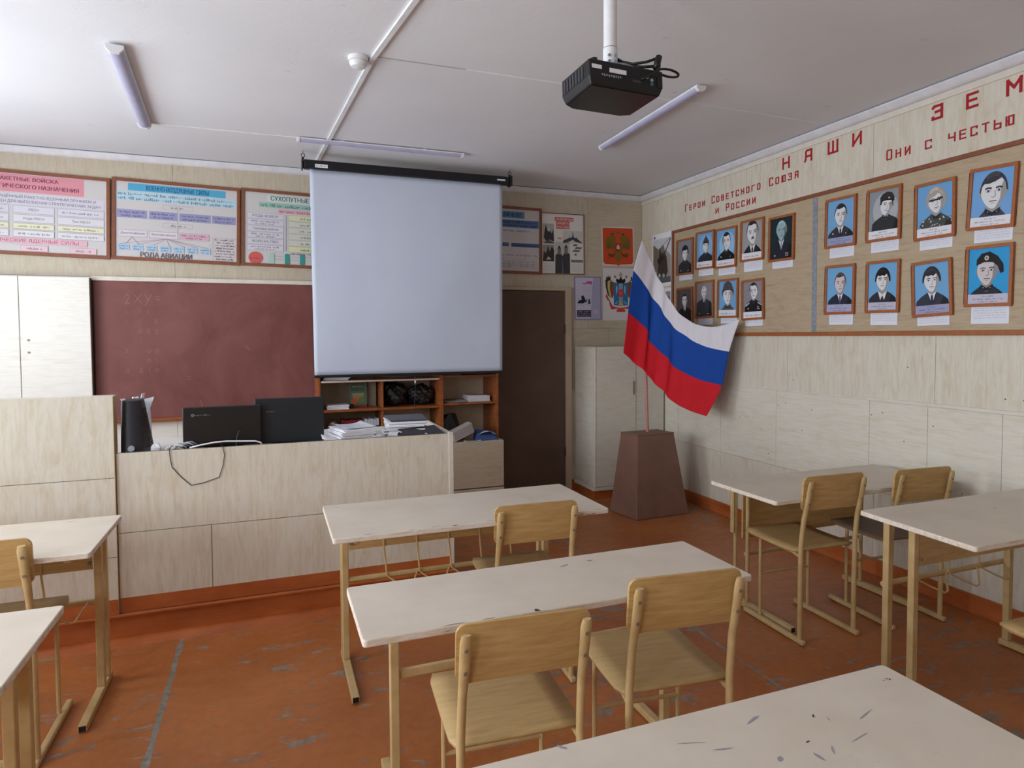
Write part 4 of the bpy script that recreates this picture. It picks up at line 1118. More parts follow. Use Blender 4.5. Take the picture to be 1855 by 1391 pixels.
def bag(label, c, sx, sy, sz, seed):
    b_ = B()
    nu, nv = 26, 16
    rd_ = random.Random(seed)
    ph = [rd_.uniform(0, 6.3) for _ in range(8)]
    def fn(u, v):
        a, t_ = 2*PI*u, PI*v
        r = 0.86+0.13*math.sin(2*a+ph[0]+2*t_)+0.12*math.sin(3*a+ph[4]-3*t_)*math.sin(t_)+0.13*abs(math.sin(5*a+ph[1]-4*t_))+0.11*abs(math.sin(7*t_+ph[2]+3*a))*math.sin(t_)+0.05*math.sin(11*a+5*t_+ph[3])
        x, y, z = r*math.sin(t_)*math.cos(a), r*math.sin(t_)*math.sin(a), r*math.cos(t_)
        z = max(z, -0.86)
        return (c[0]+sx*x, c[1]+sy*y*0.9, c[2]+sz*(z+0.86))
    b_.grid(fn, 44, 28, M_BAG)
    return tag(origin(b_.done('plastic_bag', smooth='all'), c), label, 'bag', 'black bags on the shelf')
bag('crumpled shiny black bag, left one on the middle shelf', (0.968, 5.44, S2L+0.001), 0.096, 0.10, 0.104, 2)
bag('dull black bag, right one on the middle shelf', (1.205, 5.46, S2L+0.001), 0.105, 0.10, 0.090, 6)
paper_pile('paper_stack', 'white papers lying on the upper left shelf under the screen', 'papers', (0.50, 5.40, 0), 0.20, 0.15, 3, S3L+0.0005, 31, step=0.008)
paper_pile('paper_stack', 'thick pile of white exercise books on the right-hand shelf', 'papers', (1.70, 5.42, 0), 0.20, 0.16, 5, S2R, 33, step=0.011, tilt=-0.006, spread=0.01)
curled('loose_sheet', 'flat grey-white sheet left of the exercise books, right-hand shelf', 'paper', (1.49, 5.42, 0), 0.20, 0.17, 4, S2R, 0.012, seed=9)
paper_pile('book_stack', 'flat bluish books on the upper right shelf just below the screen', 'books', (1.45, 5.40, 0), 0.16, 0.16, 3, S3R, 41, step=0.013, mat=flat('bluish_cover', rgb(120, 124, 140), 0.6))
tag(origin(B().box(1.57, 1.64, 5.34, 5.46, S3R, S3R+0.03, M_DARKG).done('small_box', bevel=0.003), (1.6, 5.4, S3R)), 'small black box on the upper right shelf', 'box')
tag(origin(B().box(1.665, 1.755, 5.34, 5.46, S3R, S3R+0.028, flat('dull_red_cover', rgb(128, 62, 48), 0.6)).done('small_box', bevel=0.003), (1.71, 5.4, S3R)), 'dull red box on the upper right shelf', 'box')
tag(origin(B().box(1.772, 1.825, 5.34, 5.46, S3R, S3R+0.034, M_BLACK).done('small_box', bevel=0.003), (1.8, 5.4, S3R)), 'black box at the right end of the upper shelf', 'box')
M_RB, M_WB, M_BB = flat('red_book_spine', rgb(126, 38, 40), 0.5), flat('pale_book_spine', rgb(196, 200, 214), 0.5), flat('blue_book_spine', rgb(50, 66, 128), 0.5)
reds = ['first', 'second', 'third', 'fourth', 'fifth', 'sixth', 'seventh', 'eighth']
for i in range(8):
    x = 0.533+i*0.0225
    b_ = B().box(x, x+0.0205, 5.345, 5.48, SB, SB+0.212-(i % 3)*0.003, M_RB)
    o = tag(origin(b_.done('book', bevel=0.0015), (x+0.01, 5.41, SB)), '%s red book from the left in the row on the bottom shelf' % reds[i], 'book', 'red books on the bottom shelf')
    bd = B()
    for z in (0.185, 0.15): bd.box(x+0.003, x+0.0175, 5.3442, 5.3449, SB+z, SB+z+0.006, M_BLACK)
    bd.done('spine_band', o)
for i in range(5):
    x = 0.716+i*0.024
    b_ = B().box(x, x+0.022, 5.345, 5.48, SB, SB+0.158, M_BB).box(x, x+0.022, 5.345, 5.48, SB+0.1581, SB+0.212-(i % 2)*0.004, M_WB)
    tag(origin(b_.done('book', bevel=0.0015), (x+0.01, 5.41, SB)), '%s blue book with a white top from the left, bottom shelf' % reds[i], 'book', 'blue and white books on the bottom shelf')
b = B()
b.ball((0.475, 5.40, SB+0.10), 0.095, flat('beige_cloth', rgb(170, 142, 124), 0.8), 14, 10, (0.62, 0.8, 1.05), 0.22, 4)
tag(origin(b.done('cloth_bundle', smooth='all'), (0.475, 5.40, SB)), 'beige cloth bundle left of the red books on the bottom shelf', 'bundle')
for i, (x, h) in enumerate(((1.165, 0.214), (1.215, 0.185))):
    tag(origin(B().box(x, x+0.035, 5.40, 5.46, SB, SB+h, flat('tan_box_card', rgb(176, 140, 110), 0.6)).done('carton', bevel=0.003), (x, 5.43, SB)), ('taller' if i == 0 else 'shorter')+' tan carton behind the tall paper stack', 'carton')
b = B().hexa([(1.372, 5.30, SB+0.002), (1.55, 5.30, SB+0.002), (1.55, 5.50, SB+0.002), (1.372, 5.50, SB+0.002)], [(1.372, 5.34, SB+0.17), (1.44, 5.34, SB+0.235), (1.53, 5.48, SB+0.21), (1.372, 5.48, SB+0.20)], M_BLACK)
tag(origin(b.done('document_case', bevel=0.01), (1.46, 5.4, SB)), 'black document case at the back of the lower right compartment', 'case')
b = B()
for k in range(7):
    o_ = 0.0115*k
    b.hexa([(1.435-o_*0.30, 5.175, 0.650+o_), (1.60-o_*0.30, 5.175, 0.722+o_), (1.60-o_*0.30, 5.29, 0.722+o_), (1.435-o_*0.30, 5.29, 0.650+o_)],
           [(1.435-o_*0.30, 5.175, 0.660+o_), (1.60-o_*0.30, 5.175, 0.732+o_), (1.60-o_*0.30, 5.29, 0.732+o_), (1.435-o_*0.30, 5.29, 0.660+o_)], flat('yellowed_pages', rgb(178, 166, 166), 0.7))
tag(origin(b.done('magazine_stack'), (1.5, 5.23, SB)), 'leaning stack of old magazines on the base cabinet', 'magazines')
b = B().hexa([(1.615, 5.18, SB+0.001), (1.825, 5.18, SB+0.001), (1.825, 5.262, SB+0.001), (1.615, 5.262, SB+0.001)], [(1.63, 5.19, 0.70), (1.80, 5.19, 0.668), (1.79, 5.26, 0.715), (1.63, 5.26, 0.735)], flat('blue_plastic_file', rgb(58, 82, 140), 0.35))
tag(origin(b.done('plastic_file', bevel=0.003), (1.72, 5.22, SB)), 'blue plastic file on the base cabinet beside the magazines', 'file')
curled('loose_sheet', 'white sheet drooping over the blue plastic file', 'paper', (1.715, 5.222, 0), 0.17, 0.075, 3, 0.716, -0.05, seed=3)
curled('loose_sheet', 'white leaflet in front on the base cabinet edge', 'paper', (1.585, 5.176, 0), 0.15, 0.03, 0, SB+0.001, 0.006, seed=7)

# ================================================================== RIGHT WALL: LETTERING, BOARD, PORTRAITS
# block letters drawn as strokes on a 4 x 6 field
G = {
 'А': [[(0, 0), (0.35, 0.6), (0.6, 2), (0.6, 5.4), (1.2, 6), (4, 6), (4, 0)], [(0.6, 2.6), (4, 2.6)]],
 'Б': [[(4, 6), (0, 6), (0, 0), (4, 0), (4, 3.2), (0, 3.2)]],
 'В': [[(0, 0), (0, 6), (3.6, 6), (3.6, 3.3), (0, 3.3)], [(3.6, 3.3), (4, 3), (4, 0), (0, 0)]],
 'Г': [[(0, 0), (0, 6), (4, 6)]],
 'Е': [[(4, 6), (0, 6), (0, 0), (4, 0)], [(0, 3.1), (3.4, 3.1)]],
 'З': [[(0, 5.4), (0.6, 6), (4, 6), (4, 3.4), (1.4, 3.2)], [(4, 3.2), (4, 0), (0, 0), (0, 0.8)]],
 'И': [[(0, 6), (0, 0)], [(0, 0.4), (4, 5.6)], [(4, 6), (4, 0)]],
 'К': [[(0, 0), (0, 6)], [(0, 3), (4, 3.4), (4, 6)], [(2.6, 3.1), (4, 2.4), (4, 0)]],
 'М': [[(0, 0), (0, 6), (2.4, 2.6), (4.8, 6), (4.8, 0)]],
 'Н': [[(0, 0), (0, 6)], [(4, 0), (4, 6)], [(0, 3), (4, 3)]],
 'О': [[(0.5, 0), (0, 0.6), (0, 5.4), (0.5, 6), (3.5, 6), (4, 5.4), (4, 0.6), (3.5, 0), (0.5, 0)]],
 'Р': [[(0, 0), (0, 6), (4, 6), (4, 2.8), (0, 2.8)]],
 'С': [[(4, 4.9), (4, 6), (0, 6), (0, 0), (4, 0), (4, 1.1)]],
 'Т': [[(0, 6), (4, 6)], [(2, 6), (2, 0)]],
 'Ч': [[(0, 6), (0, 3), (4, 3)], [(4, 6), (4, 0)]],
 'Ш': [[(0, 6), (0, 0), (5, 0), (5, 6)], [(2.5, 0), (2.5, 6)]],
 'Ь': [[(0, 6), (0, 0), (4, 0), (4, 3.1), (0, 3.1)]],
 'Ю': [[(0, 0), (0, 6)], [(0, 3), (1.6, 3)], [(1.6, 0), (1.6, 6), (4.6, 6), (4.6, 0), (1.6, 0)]],
}
def letter_mesh(ch_, h, w, bold):
    b_ = B()
    sx, sz = w/4.0, h/6.0
    kk = 0
    for st_ in G[ch_]:
        for p, q in zip(st_, st_[1:]):
            P, Q = Vector((p[0]*sx, p[1]*sz)), Vector((q[0]*sx, q[1]*sz))
            d_ = (Q-P).normalized()
            P, Q = P-d_*bold*0.5, Q+d_*bold*0.5
            n_ = Vector((-d_.y, d_.x))*bold*0.5
            kk += 1; y0, y1 = -0.0032-0.00012*kk, -0.0004
            c_ = [P+n_, P-n_, Q-n_, Q+n_]
            b_.add([(c.x, y1, c.y) for c in c_]+[(c.x, y0, c.y) for c in c_], [(0, 1, 2, 3), (7, 6, 5, 4), (0, 4, 5, 1), (1, 5, 6, 2), (2, 6, 7, 3), (3, 7, 4, 0)], M_RED)
    return b_
def heading(label, letters, z, big=False):
    """letters: (character, y of its centre, height, width); red cut-out letters on the right wall"""
    yc = letters[len(letters)//2][1]
    t_ = thing('wall_lettering', label, 'lettering', (XR, yc, z), rz=-PI/2, group='red lettering on the right wall')
    for c, y, h, w in letters:
        b_ = letter_mesh(c, h, w*0.93, 0.0135 if big else 0.0074)
        k = 5.0/4 if c == 'Ш' else 4.8/4 if c == 'М' else 4.6/4 if c == 'Ю' else 1
        b_.v = [(p[0]-w*0.93*k/2+(yc-y), p[1], p[2]) for p in b_.v]
        b_.done('letter', t_, world=False)
heading('largest red words high on the right wall, НАШИ ЗЕМ', [(c, y, 0.073, 0.062) for c, y in zip('НАШИ', (3.775, 3.567, 3.353, 3.163))]+[(c, y, 0.070, 0.056) for c, y in zip('ЗЕМ', (2.627, 2.432, 2.222))], 2.755, True)
def line(chars, ys, hs, w): return [(c, y, h, w) for c, y, h in zip(chars, ys, hs)]
def spread(word, y0, y1, h1, h2, w):
    n = len(word)
    return [(c, y0+(y1-y0)*i/max(1, n-1), h1 if i == 0 else h2, w*(1.1 if i == 0 else 1)) for i, c in enumerate(word)]
heading('small red line over the left portraits, beginning ГЕРОИ', spread('ГЕРОИ', 4.985, 4.737, .056, .042, .030)+spread('СОВЕТСКОГО', 4.606, 4.057, .056, .042, .030)+spread('СОЮЗА', 3.924, 3.673, .054, .044, .030), 2.660)
heading('short red line И РОССИИ above the left portraits', spread('И', 4.553, 4.553, .042, .042, .030)+spread('РОССИИ', 4.420, 4.108, .054, .042, .030), 2.563)
heading('small red line over the right portraits, beginning ОНИ С ЧЕСТЬЮ', spread('ОНИ', 2.928, 2.806, .056, .044, .030)+spread('С', 2.677, 2.677, .044, .044, .032)+spread('ЧЕСТЬЮ', 2.540, 2.239, .044, .044, .032), 2.600)

# portrait board
BX = XR-0.013
pbd = thing('portrait_board', 'long brown wood-grain board with a thin frame carrying the portraits', 'board', (XR, 3.2, 2.0))
B().box(BX, XR-0.0005, 0.2, 5.155, 1.548, 2.482, M_BOARD).done('panel', pbd)
B().box(BX-0.012, XR-0.0005, 5.155, 5.185, 1.522, 2.508, M_FRAMEW).done('frame_side', pbd, bevel=0.003)
B().box(BX-0.010, XR-0.0005, 0.2, 5.155, 2.4825, 2.508, M_FRAMEW).done('frame_top', pbd, bevel=0.003)
B().box(BX-0.012, XR-0.0005, 0.2, 5.155, 1.520, 1.5475, M_PFRAME).done('frame_bottom', pbd, bevel=0.003)
tag(origin(B().box(BX-0.004, BX-0.0004, 3.465, 3.504, 1.549, 2.475, M_ALU).done('metal_strip', bevel=0.001), (BX, 3.485, 1.55)), 'blue-grey metal strip dividing the portrait board', 'strip')

# photographs: flat prints
GREY = (150, 148, 152)
def portrait(S, W, H, p):
    cap = p.get('cap')
    hb = -H/2+(H*0.17 if cap else 0)
    S.at(0, 0, 1)
    bgc = p['bg']
    S.rect(-W/2, W/2, hb, H/2, bgc)
    if p.get('glow'): S.ell(W*0.05, hb+(H/2-hb)*0.5, W*0.42, H*0.36, p['glow'], 24)
    u = W
    sk = p.get('skin', (220, 220, 224)); sh_ = tuple(int(c*0.70) for c in sk); hr = p['hair']; ct_ = p['coat']
    fx, fy, fw, fh = p['fx']*W, hb+p['fy']*(H/2-hb), p['fw']*W/2, p['fh']*W/2
    tl = p.get('tilt', 0.0)
    neck = fy-fh*0.95
    sw = p.get('sw', 0.46)*W
    sy = neck-fh*0.22
    # shoulders
    S.poly([(fx-sw*1.05, hb), (fx-sw, sy-fh*0.62), (fx-sw*0.72, sy-fh*0.25), (fx-fw*0.62, sy+fh*0.12), (fx+fw*0.62, sy+fh*0.12), (fx+sw*0.72, sy-fh*0.25), (fx+sw, sy-fh*0.62), (fx+sw*1.05, hb)], ct_)
    dk = tuple(int(c*0.6) for c in ct_)
    S.poly([(fx+sw*1.05, hb), (fx+sw, sy-fh*0.62), (fx+sw*0.72, sy-fh*0.25), (fx+sw*0.5, hb)], dk)
    S.poly([(fx-fw*0.5, neck+fh*0.35), (fx-fw*0.55, sy), (fx, sy-fh*0.32), (fx+fw*0.55, sy), (fx+fw*0.5, neck+fh*0.35)], sh_)
    k = p['kind']
    if k in ('suit', 'uniform'):
        S.poly([(fx-fw*0.55, sy+fh*0.16), (fx, sy-fh*0.95), (fx+fw*0.55, sy+fh*0.16), (fx, sy-fh*0.12)], (222, 222, 230))
        tc_ = p.get('tie', (40, 42, 60))
        S.poly([(fx-fw*0.14, sy-fh*0.14), (fx+fw*0.14, sy-fh*0.14), (fx+fw*0.17, sy-fh*0.7), (fx, sy-fh*0.95), (fx-fw*0.17, sy-fh*0.7)], tc_)
        S.line((fx-fw*0.62, sy+fh*0.1), (fx-fw*0.12, sy-fh*1.0), W*0.012, dk); S.line((fx+fw*0.62, sy+fh*0.1), (fx+fw*0.12, sy-fh*1.0), W*0.012, dk)
    elif k == 'open':
        S.poly([(fx-fw*0.75, sy+fh*0.14), (fx-fw*0.3, sy-fh*0.8), (fx, sy-fh*0.3), (fx+fw*0.3, sy-fh*0.8), (fx+fw*0.75, sy+fh*0.14), (fx, sy-fh*0.25)], (226, 224, 228))
    elif k == 'tunic':
        S.poly([(fx-fw*0.6, sy+fh*0.24), (fx-fw*0.62, sy-fh*0.06), (fx, sy-fh*0.26), (fx+fw*0.62, sy-fh*0.06), (fx+fw*0.6, sy+fh*0.24), (fx, sy-fh*0.02)], dk)
        S.line((fx, sy-fh*0.26), (fx, hb), W*0.008, dk)
        S.ell(fx-fw*0.35, sy, W*0.014, W*0.014, (190, 186, 170), 6); S.ell(fx+fw*0.35, sy, W*0.014, W*0.014, (190, 186, 170), 6)
    elif k == 'camo':
        rd_ = random.Random(5)
        for _ in range(34):
            x, z = fx+rd_.uniform(-sw, sw), hb+rd_.random()*(sy-fh*0.2-hb)
            S.ell(x, z, W*rd_.uniform(.014, .035), W*rd_.uniform(.01, .022), (206, 206, 206) if rd_.random() < .5 else (96, 98, 96), 7, tilt=rd_.random()*3)
        S.poly([(fx-fw*0.7, sy+fh*0.2), (fx-fw*0.2, sy-fh*0.3), (fx+fw*0.3, sy-fh*0.3), (fx+fw*0.7, sy+fh*0.2), (fx, sy-fh*0.1)], (40, 42, 44))
    if p.get('medals'):
        for i in range(p['medals']):
            S.rect(fx+sw*0.42+W*0.05*(i % 3), fx+sw*0.42+W*0.05*(i % 3)+W*0.03, hb+H*0.06+H*0.05*(i//3), hb+H*0.085+H*0.05*(i//3), (200, 196, 190))
        S.ell(fx-sw*0.62, hb+H*0.09, W*0.03, W*0.03, (206, 200, 196), 8)
    if p.get('boards'):
        S.poly([(fx-sw*0.95, sy-fh*0.55), (fx-sw*0.5, sy-fh*0.18), (fx-sw*0.45, sy-fh*0.30), (fx-sw*0.93, sy-fh*0.70)], (210, 206, 200))
        S.poly([(fx+sw*0.95, sy-fh*0.55), (fx+sw*0.5, sy-fh*0.18), (fx+sw*0.45, sy-fh*0.30), (fx+sw*0.93, sy-fh*0.70)], (190, 186, 180))
    # hair behind
    if p.get('long'): S.ell(fx, fy+fh*0.12, fw*1.28, fh*1.02, hr, 24, tilt=tl)
    # ears and face
    for e in (-1, 1):
        if not p.get('long'): S.ell(fx+e*fw*0.98, fy-fh*0.02, fw*0.16, fh*0.22, sh_, 10)
    def F(t_, a=1.0, b_=1.0, dx=0, dz=0):
        x = a*fw*math.cos(t_)*(1-0.30*max(0, -math.sin(t_))**1.5)
        z = b_*fh*math.sin(t_)
        return (fx+dx+x*math.cos(tl)-z*math.sin(tl), fy+dz+x*math.sin(tl)+z*math.cos(tl))
    S.poly([F(2*PI*i/28) for i in range(28)], sk)
    s_ = p.get('side', 1)
    S.poly([F(t_) for t_ in [(-PI*0.5+PI*0.72*i/12) if s_ > 0 else (PI*1.5-PI*0.72*i/12) for i in range(13)]]+[F(PI*0.1 if s_ > 0 else PI*0.9, 0.62), F(-PI*0.15 if s_ > 0 else PI*1.15, 0.66), F(-PI*0.38 if s_ > 0 else PI*1.38, 0.8)], sh_)
    lx = p.get('look', 0)*fw*0.18
    def P(x, z): return (fx+lx+x*fw*math.cos(tl)-z*fh*math.sin(tl), fy+x*fw*math.sin(tl)+z*fh*math.cos(tl))
    ink_ = (52, 50, 56)
    for e in (-1, 1):
        c = P(e*0.42, 0.06)
        S.ell(c[0], c[1], fw*0.23, fh*0.085, sh_, 10, tilt=tl)
        S.ell(c[0], c[1], fw*0.17, fh*0.06, (226, 226, 230), 10, tilt=tl)
        S.ell(c[0], c[1], fw*0.095, fh*0.066, ink_, 10)
        S.path([P(e*0.16, 0.195), P(e*0.42, 0.25), P(e*0.68, 0.185)], fh*(0.10 if p.get('brow') else 0.065), (60, 56, 58))
    S.path([P(0.10*s_, 0.06), P(0.17*s_, -0.26), P(0.06*s_, -0.31)], fw*0.07, sh_)
    S.path([P(-0.15, -0.30), P(0, -0.335), P(0.15, -0.30)], fh*0.035, tuple(int(c*0.7) for c in sh_))
    S.path([P(-0.30, -0.55), P(-0.08, -0.535), P(0.08, -0.535), P(0.30, -0.55)], fh*0.055, (104, 88, 92))
    S.path([P(-0.16, -0.66), P(0.16, -0.66)], fh*0.035, sh_)
    if p.get('moust'): S.poly([P(-0.30, -0.49), P(-0.16, -0.36), P(0.16, -0.36), P(0.30, -0.49)], (44, 42, 46))
    if p.get('beard'): S.poly([P(-0.32, -0.66), P(0, -0.60), P(0.32, -0.66), P(0.16, -1.08), P(0, -1.14), P(-0.16, -1.08)], (166, 178, 184))
    # hair on top
    st_ = p.get('style', 'short')
    if st_ != 'none':
        outer = [F(t_, 1.10, 1.16) for t_ in [-0.02+(PI+0.04)*i/18 for i in range(19)]]
        if st_ == 'short': inner = [P(-1.0, 0.02), P(-0.93, 0.34), P(-0.72, 0.70), P(-0.30, 0.62), P(0.15, 0.68), P(0.60, 0.78), P(0.90, 0.42), P(1.0, 0.02)]
        elif st_ == 'swoop': inner = [P(-1.0, 0.0), P(-0.92, 0.36), P(-0.76, 0.50), P(-0.40, 0.48), P(0.1, 0.58), P(0.6, 0.76), P(0.88, 0.44), P(1.0, 0.02)]
        elif st_ == 'thick':
            outer = [F(t_, 1.24, 1.30) for t_ in [-0.12+(PI+0.24)*i/18 for i in range(19)]]
            inner = [P(-1.04, -0.1), P(-0.92, 0.30), P(-0.74, 0.52), P(-0.45, 0.40), P(-0.1, 0.52), P(0.25, 0.42), P(0.62, 0.62), P(0.9, 0.30), P(1.04, -0.1)]
        elif st_ == 'fringe':
            outer = [F(t_, 1.22, 1.24) for t_ in [-0.2+(PI+0.4)*i/18 for i in range(19)]]
            inner = [P(-1.0, -0.15), P(-0.86, 0.2), P(-0.55, 0.36), P(-0.1, 0.42), P(0.3, 0.62), P(0.7, 0.40), P(0.98, -0.1)]
        elif st_ == 'back': inner = [P(-1.0, 0.05), P(-0.92, 0.42), P(-0.70, 0.80), P(-0.2, 0.72), P(0.3, 0.80), P(0.74, 0.72), P(0.92, 0.40), P(1.0, 0.05)]
        elif st_ == 'thin': inner = [P(-0.98, 0.20), P(-0.80, 0.62), P(-0.3, 0.92), P(0.3, 0.92), P(0.80, 0.62), P(0.98, 0.20)]
        S.poly(outer+inner, hr)
        hl = tuple(min(255, int(c*1.35)+22) for c in hr)
        for q_, a_ in ((0.98, 1.02), (0.88, 0.93), (1.05, 1.09)):
            S.path([F(t_, q_, a_) for t_ in (1.15, 1.5, 1.9, 2.25)], fh*0.022, hl)
        S.path([F(0.45, 1.0, 1.02), F(0.75, 0.95, 0.96), F(1.0, 0.9, 0.95)], fh*0.022, hl)
    ht = p.get('hat')
    if ht == 'budenovka':
        S.poly([F(PI*1.02, 1.12, 1), F(PI*0.85, 1.14, 1.1), F(PI*0.68, 1.0, 1.25), P(-0.16, 1.30), P(0.0, 1.62), P(0.16, 1.30), F(PI*0.32, 1.0, 1.25), F(PI*0.15, 1.14, 1.1), F(-PI*0.02, 1.12, 1), P(0.72, 0.34), P(-0.72, 0.34)], (70, 66, 76))
        S.poly([P(-1.0, 0.30), P(-0.5, 0.62), P(0.5, 0.62), P(1.0, 0.30), P(0.5, 0.36), P(-0.5, 0.36)], (48, 46, 56))
        S.ell(*P(0, 0.86), fw*0.16, fw*0.16, (150, 60, 62), 5)
    elif ht == 'fur':
        S.poly([F(PI*1.06, 1.25, 1.0), F(PI*0.9, 1.36, 1.2), F(PI*0.7, 1.20, 1.45), F(PI*0.5, 1, 1.58), F(PI*0.3, 1.20, 1.45), F(PI*0.1, 1.36, 1.2), F(-PI*0.06, 1.25, 1.0), P(0.96, 0.30), P(0.4, 0.46), P(-0.4, 0.46), P(-0.96, 0.30)], (78, 72, 78))
        rd_ = random.Random(8)
        for _ in range(26):
            c = P(rd_.uniform(-1.0, 1.0), rd_.uniform(0.56, 1.3))
            S.line(c, (c[0]+rd_.uniform(-.1, .1)*fw, c[1]+0.14*fh), fw*0.05, (112, 106, 112) if rd_.random() < .5 else (52, 48, 54))
    elif ht == 'beret_tilt':
        S.poly([P(-1.25, 0.30), P(-1.42, 0.72), P(-1.1, 1.15), P(-0.4, 1.42), P(0.4, 1.36), P(0.95, 0.95), P(1.05, 0.52), P(0.4, 0.56), P(-0.4, 0.50)], (48, 44, 46))
        S.path([P(-1.22, 0.34), P(-0.4, 0.55), P(0.4, 0.60), P(1.05, 0.55)], fh*0.10, (24, 22, 24))
        S.ell(*P(0.1, 0.80), fw*0.15, fw*0.15, (196, 190, 180), 5)
    elif ht == 'beret':
        S.poly([P(-1.08, 0.42), P(-1.06, 0.85), P(-0.6, 1.25), P(0.2, 1.36), P(1.0, 1.0), P(1.55, 0.42), P(1.62, -0.12), P(1.30, -0.22), P(1.02, 0.30), P(0.5, 0.60), P(-0.3, 0.64)], (32, 30, 34))
        S.ell(*P(-0.08, 0.92), fw*0.22, fw*0.24, (206, 206, 206), 14); S.ell(*P(-0.08, 0.92), fw*0.12, fw*0.13, (120, 96, 70), 8)
    if p.get('specs'):
        S.path([P(-0.86, 0.14), P(-0.2, 0.10), P(0.2, 0.10), P(0.86, 0.16)], fh*0.13, (36, 34, 38))
    if cap:
        S.rect(-W/2, W/2, -H/2, hb, p.get('capc', (226, 224, 232)))
        cc_ = (74, 72, 88)
        if cap == 3:
            S.scrib(-W*0.14, W*0.14, -H/2+H*0.118, H*0.028, cc_, p['seed']); S.scrib(-W*0.38, W*0.38, -H/2+H*0.070, H*0.028, cc_, p['seed']+50); S.scrib(-W*0.22, W*0.24, -H/2+H*0.022, H*0.026, cc_, p['seed']+99)
        else: S.scrib(-W*0.40, W*0.36, -H/2+H*0.05, H*0.05, cc_, p['seed'])

